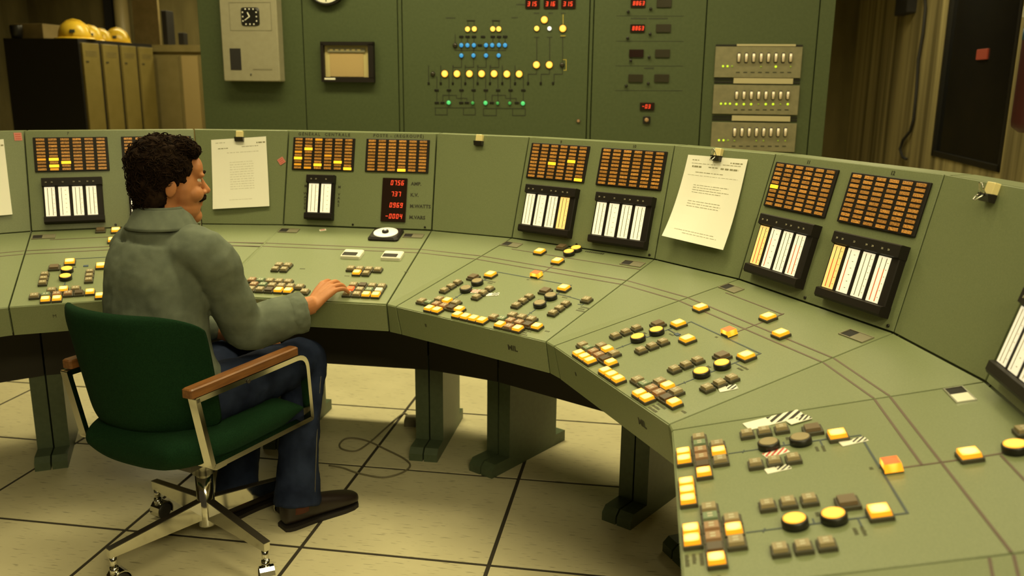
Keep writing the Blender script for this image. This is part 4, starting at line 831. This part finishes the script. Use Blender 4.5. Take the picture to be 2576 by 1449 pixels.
for az in (-39, -129, 141, 51):
    Ml = FH @ RZ(R(az)); lg = MB().add([(.02, -.012, .110), (.02, .012, .110), (.02, .012, .172), (.02, -.012, .172), (.315, -.010, .108), (.315, .010, .108), (.315, .010, .134), (.315, -.010, .134)], [(0, 1, 2, 3), (7, 6, 5, 4), (0, 4, 5, 1), (3, 2, 6, 7)+(), (0, 3, 7, 4), (1, 5, 6, 2)], 0)
    lg.box(.02, .315, -.0125, .0125, .0, .0001) if 0 else None
    lo = lg.obj('leg', 'chrome', ch, Ml)
    MB().add([(.022, -.0126, .1722), (.022, .0126, .1722), (.316, .0106, .1342), (.316, -.0106, .1342), (.022, -.0126, .1750), (.022, .0126, .1750), (.316, .0106, .1368), (.316, -.0106, .1368)], [(3, 2, 1, 0), (4, 5, 6, 7), (0, 1, 5, 4), (2, 3, 7, 6), (1, 2, 6, 5), (3, 0, 4, 7)]).obj('leg_cap', 'leg_dark', lo, Ml)
    Mc = Ml @ T(.303, 0, 0) @ RZ(R(az*1.7+40))
    cs_ = MB().lathe([(.010, .070), (.010, .110)], 14).obj('caster', 'chrome', ch, Mc)
    wh = MB(); 
    for sy in (-1, 1): wh.lathe([(.004, -.007), (.022, -.008), (.0265, -.004), (.0265, .004), (.022, .008), (.004, .007)], 20, M=T(.012, sy*.011, .0265) @ RX(R(90)))
    wh.obj('wheel', 'rubber', cs_, Mc)
    hd = MB()
    for k in range(9):
        a0, a1 = R(-20+k*25), R(-20+(k+1)*25)
        q = [(.012-.031*math.cos(a), y_, .028+.034*math.sin(a)) for a in (a0, a1) for y_ in (-.021, .021)]; i_ = [(.012-.028*math.cos(a), y_, .028+.030*math.sin(a)) for a in (a0, a1) for y_ in (-.021, .021)]
        hd.add(q+i_, [(0, 2, 3, 1), (4, 5, 7, 6), (0, 4, 6, 2), (1, 3, 7, 5)], 0, None, False)
    hd.lathe([(.013, .052), (.012, .074)], 14, M=T(0, 0, 0)); hd.obj('caster_hood', 'chrome', cs_, Mc)
# ------------------------------------------------------------------ the operator
noisy('skin', (.42, .165, .065), (.48, .20, .082), 25, .5, .15, 200, spec=.3, bdist=.001)
noisy('hair', (.008, .0045, .003), (.020, .011, .006), 60, .9, spec=.06)
noisy('shirt', (.108, .126, .098), (.136, .156, .120), 30, .9, .35, 700, spec=.1, bdist=.0008)
noisy('denim', (.008, .012, .030), (.018, .026, .058), 14, .85, .4, 600, spec=.12, bdist=.0008)
mat('denim_seam', (.09, .085, .07), .8); mat('shoe', (.014, .008, .006), .42); mat('sole', (.012, .008, .006), .7); mat('sock', (.10, .028, .014), .9); mat('eye_white', (.7, .62, .5), .3); mat('iris', (.03, .015, .008), .2); mat('lip', (.40, .13, .065), .5)
def resample(pts, rad, k=5):
    P_ = [V(p) for p in pts]; Rr = [r if isinstance(r, tuple) else (r, r) for r in rad]; op, orr = [], []
    for i in range(len(P_)-1):
        p0, p1, p2, p3 = P_[max(i-1, 0)], P_[i], P_[i+1], P_[min(i+2, len(P_)-1)]
        for s_ in range(k):
            t = s_/k; op.append(.5*((2*p1)+(p2-p0)*t+(2*p0-5*p1+4*p2-p3)*t*t+(3*p1-p0-3*p2+p3)*t**3))
            e = t*t*(3-2*t); orr.append(tuple(Rr[i][q]*(1-e)+Rr[i+1][q]*e for q in (0, 1)))
    return op+[P_[-1]], orr+[Rr[-1]]
def limb(mb, pts, rad, n=20, up=None, caps=True, k=5):
    p, r = resample(pts, rad, k); mb.tube(p, r, n, up=up)
    if caps:
        for q, rr in ((p[0], r[0]), (p[-1], r[-1])):
            m_ = min(rr)*.98; mb.ell(tuple(q), (m_, m_, m_), nu=14, nv=8)
def fuse(mb, name, mt, parent, voxel, smooth=6, disp=None, M=None):
    """union of overlapping closed shapes -> one continuous smooth surface"""
    me = bpy.data.meshes.new('tmp'); me.from_pydata(mb.v, [], mb.f); o = bpy.data.objects.new('tmp', me); COL.objects.link(o)
    bm = bmesh.new(); bm.from_mesh(me); bmesh.ops.recalc_face_normals(bm, faces=bm.faces); bm.to_mesh(me); bm.free()
    rm = o.modifiers.new('r', 'REMESH'); rm.mode = 'VOXEL'; rm.voxel_size = voxel; rm.use_smooth_shade = True
    sm_ = o.modifiers.new('s', 'SMOOTH'); sm_.factor = .5; sm_.iterations = smooth
    for (sz, st, sc) in (disp or ()):
        tx = bpy.data.textures.new('fold', 'CLOUDS'); tx.noise_scale = sz; tx.noise_depth = 2
        d = o.modifiers.new('d', 'DISPLACE'); d.texture = tx; d.strength = st; d.mid_level = .5; d.texture_coords = 'LOCAL'
    me2 = bpy.data.meshes.new_from_object(o.evaluated_get(bpy.context.evaluated_depsgraph_get())); bpy.data.objects.remove(o)
    me2.materials.clear(); me2.materials.append(MT[mt]); me2.polygons.foreach_set('use_smooth', [True]*len(me2.polygons)); me2.name = name
    M = M or Matrix(); me2.transform(M.inverted()) if M else None
    return link(name, me2, M, parent)
HT = R(68); TH, TRt = V((math.cos(HT), math.sin(HT), 0)), V((math.sin(HT), -math.cos(HT), 0))   # torso heading and right
PER = link('person', None, T(-1.0, 2.5, 0)); tag(PER, 'dark haired person in grey shirt and jeans, seated, pressing console keys', 'person')
MP = WM[PER.name]
SP = [V((-1.015, 2.455, .50)), V((-1.045, 2.455, .68)), V((-1.05, 2.475, .86)), V((-1.03, 2.50, .98)), V((-1.022, 2.508, 1.030))]
SR, SLf = SP[3]+TRt*.158+V((0, 0, -.015)), SP[3]-TRt*.118+V((0, 0, -.018))
ELR, WRR = V((-.832, 2.575, .712)), V((-.638, 2.690, .750))
ELL, WRL = V((-1.150, 2.70, .73)), V((-.925, 2.735, .635))
HIPR, HIPL = SP[0]+TRt*.085+V((0, 0, .02)), SP[0]-TRt*.085+V((0, 0, .02))
KNR, ANR = V((-.700, 2.785, .535)), V((-.712, 2.645, .10))
KNL, ANL = V((-.905, 2.86, .53)), V((-.93, 2.70, .10))
# head frame: origin between the ears, x right, y where the face looks, z up
HH = R(36); HC = V((-1.018, 2.535, 1.153)); HB = M4(HC, V((math.sin(HH), -math.cos(HH), 0)), V((math.cos(HH), math.sin(HH), 0)), V((0, 0, 1))) @ RX(R(-3))
def hp(*p): return HB @ V(p)
body = MB()
def hell(c, r, nu=16, nv=10): body.ell(c, r, 0, HB, nu, nv)
hell((0, -.006, .040), (.072, .086, .086)); hell((0, .045, -.015), (.060, .054, .082)); hell((0, .044, -.072), (.050, .054, .042)); hell((0, .080, -.098), (.026, .022, .023)); hell((0, .075, .045), (.058, .028, .04))
for s_ in (-1, 1):
    hell((.030*s_, .088, .027), (.026, .013, .010)); hell((.031*s_, .084, .002), (.018, .010, .006)); hell((.036*s_, .068, -.028), (.026, .030, .026)); hell((.012*s_, .104, -.027), (.009, .010, .007))
    body.ell((0, 0, 0), (.0075, .016, .026), 0, HB @ T(.073*s_, -.006, -.010) @ RZ(R(-18*s_)) @ RX(R(-12)))
limb(body, [hp(0, .088, .028), hp(0, .104, .0), hp(0, .117, -.022)], [.0075, .009, .0115], 10, k=3)
hell((0, .096, -.052), (.021, .011, .006)); hell((0, .094, -.064), (.018, .010, .006)); hell((0, .098, -.040), (.016, .008, .010))
limb(body, [hp(0, -.015, -.02), hp(0, -.018, -.075), SP[4]+V((0, 0, -.01)), SP[3]], [(.055, .058), (.053, .055), (.060, .058), (.09, .08)], 18)
limb(body, SP[:4], [(.13, .10), (.125, .095), (.15, .105), (.14, .085)], 24, up=tuple(TRt))
limb(body, [SP[3]+TRt*.05, SR, (SR+ELR)/2+V((0, 0, -.005)), ELR, (ELR*.5+WRR*.5), WRR], [.06, .052, .046, .040, .036, (.030, .024)], 16, up=(0, 0, 1))
limb(body, [SP[3]-TRt*.05, SLf, (SLf+ELL)/2, ELL, (ELL+WRL)/2, WRL], [.06, .052, .046, .040, .036, (.029, .023)], 16, up=(0, 0, 1))
for a, b2, c_ in ((HIPR, KNR, ANR), (HIPL, KNL, ANL)): limb(body, [a, (a+b2)/2, b2, (b2*.65+c_*.35), c_], [.080, .066, .048, .040, .032], 16)
def hand(W, tip_dir, pitch, side, curl, roll=0, spread=1.0, mb=body, thumb=True):
    """five-fingered hand: palm, four jointed fingers, thumb from the side of the palm; side +1 right hand"""
    a = math.atan2(tip_dir.y, tip_dir.x); F_ = M4(W, V((math.sin(a), -math.cos(a), 0)), V((math.cos(a), math.sin(a), 0)), V((0, 0, 1))) @ RX(pitch) @ RY(roll)
    P = lambda x, y, z: F_ @ V((x*side, y, z))
    for x0, x1, y1, r0, r1 in ((-.012, -.030, .088, .016, .0115), (-.004, -.009, .092, .017, .0115), (.006, .013, .087, .016, .0105), (.014, .033, .077, .014, .0095)):
        limb(mb, [P(x0, .0, 0), P((x0+x1)/2, y1*.5, .004), P(x1, y1, .002)], [r0, (r0+r1)/2, r1], 12, k=3)
    tips = []
    for (x, y, L_, r_, cu, sp) in ((-.030, .088, .070, .0090, curl[0], -.16), (-.009, .092, .078, .0092, curl[1], -.04), (.013, .087, .072, .0088, curl[2], .07), (.033, .077, .058, .0078, curl[3], .2)):
        p = V((x, y, .002)); ang = 0.0; pts = [P(*p)]; dirx = math.sin(sp*spread); diry = math.cos(sp*spread)
        for k, f_ in enumerate((.46, .30, .24)):
            ang += cu*(.9, 1.0, .7)[k]; d_ = V((dirx*math.cos(ang), diry*math.cos(ang), -math.sin(ang))); p = p+d_*L_*f_; pts.append(P(*p))
        limb(mb, pts, [r_*1.12, r_*1.02, r_*.93, r_*.78], 12, k=3); tips.append(pts[-1])
        nl = pts[-1]; 
    if thumb:
        pts = [P(-.016, .018, -.004), P(-.040, .045, -.014), P(-.050, .072, -.026), P(-.046, .094, -.038)]; limb(mb, pts, [.015, .0125, .0108, .0085], 12, k=3)
    return F_, tips
TIPW = V((-.545, 2.832, .787)); HF_, RT = hand(WRR, TIPW-WRR, R(31), 1, (.52, .55, .56, .50), R(6), 1.7)
hand(WRL, V((.9, .35, 0)), R(-6), -1, (.30, .32, .34, .36), R(0))
bd_ = fuse(body, 'body', 'skin', PER, .0034, 3)
# clothes
sh = MB()
limb(sh, [SP[0]+V((0, 0, -.045)), SP[0]+V((0, 0, .04)), SP[1], SP[2], SP[3]+V((0, 0, -.01)), SP[3]+V((0, 0, .024)), SP[4]+V((0, 0, .006))], [(.165, .138), (.165, .138), (.155, .128), (.160, .128), (.145, .106), (.112, .092), (.074, .072)], 32, up=tuple(TRt), caps=False)
for a, c_ in ((SR, .068), (SLf, .058)): sh.ell(tuple(a), (c_, c_, c_))
limb(sh, [SP[3]+TRt*.03+V((0, 0, -.02)), SR+V((0, 0, -.006)), SR*.55+ELR*.45+V((.006, -.006, .0)), ELR*.85+SR*.15+V((.004, -.004, -.01)), ELR+V((.012, .004, -.012)), ELR*.6+WRR*.4+V((.0, -.002, -.012)), ELR*.25+WRR*.75+V((.0, -.002, -.010))], [.082, .072, .066, .066, .072, .070, .060], 24, caps=False, up=(0, 0, 1))
limb(sh, [SP[3]-TRt*.03+V((0, 0, -.02)), SLf, (SLf+ELL)/2, ELL, ELL*.3+WRL*.7], [.075, .060, .058, .058, .046], 20, caps=True)
bk = -TH                                                          # box pleat down the back, below the yoke
for off_ in (-.018, .018):
    limb(sh, [SP[3]+bk*.090+TRt*(off_-.01)+V((0, 0, -.01)), SP[2]+bk*.118+TRt*(off_*1.4-.01), SP[1]+bk*.118+TRt*(off_*2-.01)], [.009, .011, .006], 10, caps=False)
# rolled cuff on the forearm
cu0, cu1 = ELR*.42+WRR*.58, ELR*.16+WRR*.84
shirt_o = fuse(sh, 'shirt', 'shirt', PER, .006, 5, ((.20, .020, 1), (.07, .008, 1)))
mc = MB(); ax_ = (cu1-cu0); pts = [cu0+V((0, 0, -.012)), cu0+ax_*.5+V((0, 0, -.013)), cu1+V((0, 0, -.013)), cu1+ax_*.06+V((0, 0, -.013)), cu1-ax_*.1+V((0, 0, -.012))]
p_, r_ = resample(pts, [.062, .066, .066, .061, .050], 5); mc.tube(p_, r_, 28, up=(0, 0, 1)); fuse(mc, 'shirt_cuff', 'shirt', shirt_o, .004, 3, ((.035, .010, 1),))
# collar: a folded band round the neck
col = MB(); nb = SP[4]+V((0, 0, .022)); axn = (hp(0, -.018, -.075)-nb).normalized()
for i in range(2):
    ring = []
    N_ = 36
    for k in range(N_):
        a = 2*math.pi*k/N_; d_ = TRt*math.cos(a)+TH*math.sin(a); fr_ = max(0, math.sin(a)); ring.append((a, d_, fr_))
    if i == 0:
        prof = [(.069, .000, -.018), (.066, .034, .004), (.0635, .040, .006), (.0615, .034, .006), (.064, .0, -.016)]
        vs = []; fs = []
        for (a, d_, f_) in ring:
            for (r2, z_, dz) in prof: vs.append(nb+d_*(r2+.004*(1-f_))+V((0, 0, z_-.045*f_)))
        n_ = len(prof)
        for k in range(N_):
            for j in range(n_): k2 = (k+1) % N_; j2 = (j+1) % n_; fs.append((k*n_+j, k2*n_+j, k2*n_+j2, k*n_+j2))
        col.add(vs, fs, 0, None, True)
    else:
        prof = [(.0665, .040), (.076, .035), (.100, -.010), (.106, -.018), (.098, -.020), (.070, .026)]
        vs = []; fs = []
        for (a, d_, f_) in ring:
            for (r2, z_) in prof: vs.append(nb+d_*(r2+.004)+V((0, 0, z_-.045*f_-.004)))
        n_ = len(prof)
        for k in range(N_):
            for j in range(n_): k2 = (k+1) % N_; j2 = (j+1) % n_; fs.append((k*n_+j, k2*n_+j, k2*n_+j2, k*n_+j2))
        col.add(vs, fs, 0, None, True)
solid(col, 'shirt_collar', 'shirt', shirt_o, MP)
je = MB()
limb(je, [SP[0]+V((0, 0, -.02)), SP[0]+V((0, 0, .05)), SP[0]+V((-.008, 0, .10))], [(.155, .135), (.160, .135), (.150, .118)], 28, up=tuple(TRt), caps=False)
for a, b2, c_, fl_ in ((HIPR, KNR, ANR, 1), (HIPL, KNL, ANL, .9)):
    foot = V((c_.x, c_.y, .074))
    limb(je, [a, a*.5+b2*.5+V((0, 0, -.004)), b2*.85+a*.15, b2+V((0, 0, -.012)), b2*.72+c_*.28, b2*.3+c_*.7, foot+V((0, 0, .0))], [.098, .086, .078, (.076, .070), .068, .066, (.080*fl_, .078*fl_)], 24, caps=False)
    je.ell(tuple(b2), (.071, .071, .068)); je.ell(tuple(a), (.098, .098, .09))
jo = fuse(je, 'jeans', 'denim', PER, .006, 4, ((.12, .014, 1), (.035, .007, 1)))
MB().tube([KNR+TRt*.068+V((0, 0, -.02)), KNR*.6+ANR*.4+TRt*.066+V((0, 0, 0)), ANR+TRt*.071+V((0, 0, -.008))], .0022, 6).obj('side_seam', 'denim_seam', jo, Matrix())
def shoe(heel, toe, label):
    d_ = (toe-heel); L_ = d_.length; a = math.atan2(d_.y, d_.x); F_ = T(heel.x, heel.y, 0) @ RZ(a); n = 14; o = link('shoe', None, F_) if 0 else None
    mb = MB(); N_ = 22; prof = [(0.0, .026, .075), (.04, .034, .090), (.10, .038, .092), (.17, .038, .078), (.26, .037, .068), (.42, .037, .062), (.60, .042, .052), (.76, .046, .042), (.88, .043, .034), (.96, .032, .028), (1.0, .010, .022)]
    vs = []; fs = []; m_ = 14
    for (t, w_, h_) in prof:
        for k in range(m_):
            a_ = 2*math.pi*k/m_; c_, s_ = math.cos(a_), math.sin(a_)
            vs.append((t*L_, w_*abs(c_)**.7*(1 if c_ > 0 else -1), .014+h_*1.18*(.5+.5*abs(s_)**.75*(1 if s_ > 0 else -1))))
    for i in range(len(prof)-1):
        for k in range(m_): k2 = (k+1) % m_; fs.append((i*m_+k, i*m_+k2, (i+1)*m_+k2, (i+1)*m_+k))
    fs += [tuple(reversed(range(m_))), tuple(range((len(prof)-1)*m_, len(prof)*m_))]
    me = MB().add(vs, fs, 0, None, True).mesh('shoe', 'shoe'); so = link('shoe', me, F_, PER); sb = so.modifiers.new('subdivision', 'SUBSURF'); sb.levels = sb.render_levels = 2
    ol = [(t*L_, w_+.0015) for t, w_, h_ in prof]; ol = [(x, y) for x, y in ol]+[(x, -y) for x, y in reversed(ol)]; n_ = len(ol)
    s2 = MB().add([(x-.003, y, 0) for x, y in ol]+[(x-.003, y, .013) for x, y in ol], [tuple(reversed(range(n_))), tuple(range(n_, 2*n_))]+[(k, (k+1) % n_, n_+(k+1) % n_, n_+k) for k in range(n_)]); s2.obj('sole', 'sole', so, F_)
    return so
shoe(V((-.752, 2.607, 0)), V((-.540, 2.800, 0)), ''); shoe(V((-.965, 2.665, 0)), V((-.80, 2.885, 0)), '')
for an in (ANR, ANL): MB().tube([an+V((0, 0, -.045)), an+V((0, .0, .0)), an+V((0, .006, .035))], [.046, .043, .040], 18).obj('sock', 'sock', PER, Matrix())
# face details
for s_ in (-1, 1):
    ey = MB().ell((0, 0, 0), (.0125, .0125, .0105), nu=14, nv=8).obj('eye', 'eye_white', PER, HB @ T(.031*s_, .0795, .010)); MB().ell((0, .0095, 0), (.0055, .004, .0055), nu=12, nv=6).obj('iris', 'iris', ey, HB @ T(.031*s_, .0795, .010))
    MB().tube([hp(.014*s_, .1045, .030), hp(.032*s_, .1015, .036), hp(.050*s_, .088, .030)], [.0035, .0045, .002], 8).obj('eyebrow', 'hair', PER, Matrix())
MB().tube([hp(-.030, .088, -.052), hp(-.018, .104, -.044), hp(0, .110, -.040), hp(.018, .104, -.044), hp(.030, .088, -.052)], [.003, .0062, .0065, .0062, .003], 8).obj('moustache', 'hair', PER, Matrix())
# curly hair: a thick mass hugging the skull and loose curls all over it
hr = MB()
def hl(c, r): hr.ell(c, r, 0, HB, 18, 12)
hl((0, -.014, .050), (.083, .094, .090)); hl((0, -.044, .0), (.076, .058, .078)); hl((0, -.046, -.056), (.064, .044, .066)); hl((0, .036, .104), (.060, .044, .028)); hl((.015, .066, .098), (.042, .020, .020))
for s_ in (-1, 1): hl((.054*s_, -.022, .040), (.028, .052, .052)); hl((.064*s_, .014, .034), (.010, .014, .040)); hl((.052*s_, -.048, -.030), (.026, .034, .050))
ho = fuse(hr, 'hair', 'hair', PER, .005, 3, ((.03, .022, 1), (.012, .010, 1)))
random.seed(11); cl = MB(); srcs = [((0, -.014, .050), (.083, .094, .090)), ((0, -.044, .0), (.076, .058, .078)), ((0, .036, .104), (.060, .044, .028)), ((0, -.046, -.056), (.064, .044, .066)), ((.054, -.022, .04), (.028, .052, .052)), ((-.054, -.022, .04), (.028, .052, .052)), ((.015, .066, .098), (.042, .020, .020))]
cnt = 0
while cnt < 2600:
    c_, r_ = random.choice(srcs); u_ = V((random.gauss(0, 1), random.gauss(0, 1), random.gauss(0, 1))).normalized(); p = V(c_)+V((u_.x*r_[0], u_.y*r_[1], u_.z*r_[2]))
    inside = any(((p.x-c2[0])/(r2[0]*.93))**2+((p.y-c2[1])/(r2[1]*.93))**2+((p.z-c2[2])/(r2[2]*.93))**2 < 1 for c2, r2 in srcs)
    if inside or (p.y > .045 and p.z < .082) or (p.z < .02 and p.y > -.015): continue
    t1 = u_.orthogonal().normalized(); t2 = u_.cross(t1); ph = random.uniform(0, 6.28); q = random.uniform(.003, .008); L_ = random.uniform(.014, .030); pts = []; am = random.uniform(3.5, 5.5); lift = random.uniform(.2, 1.0)
    dirv = (t1*math.cos(ph)+t2*math.sin(ph)); side = u_.cross(dirv)
    for k in range(6): a = k/5*am; pts.append(HB @ (p-u_*.003+dirv*(L_*(k/5-.5))+u_*(q*(1-math.cos(a))*lift)+side*(q*math.sin(a))))
    cl.tube(pts, [.0009, .0014, .0016, .0015, .0012, .0005], 4); cnt += 1
solid(cl, 'curls', 'hair', ho, MP)['kind'] = 'stuff'
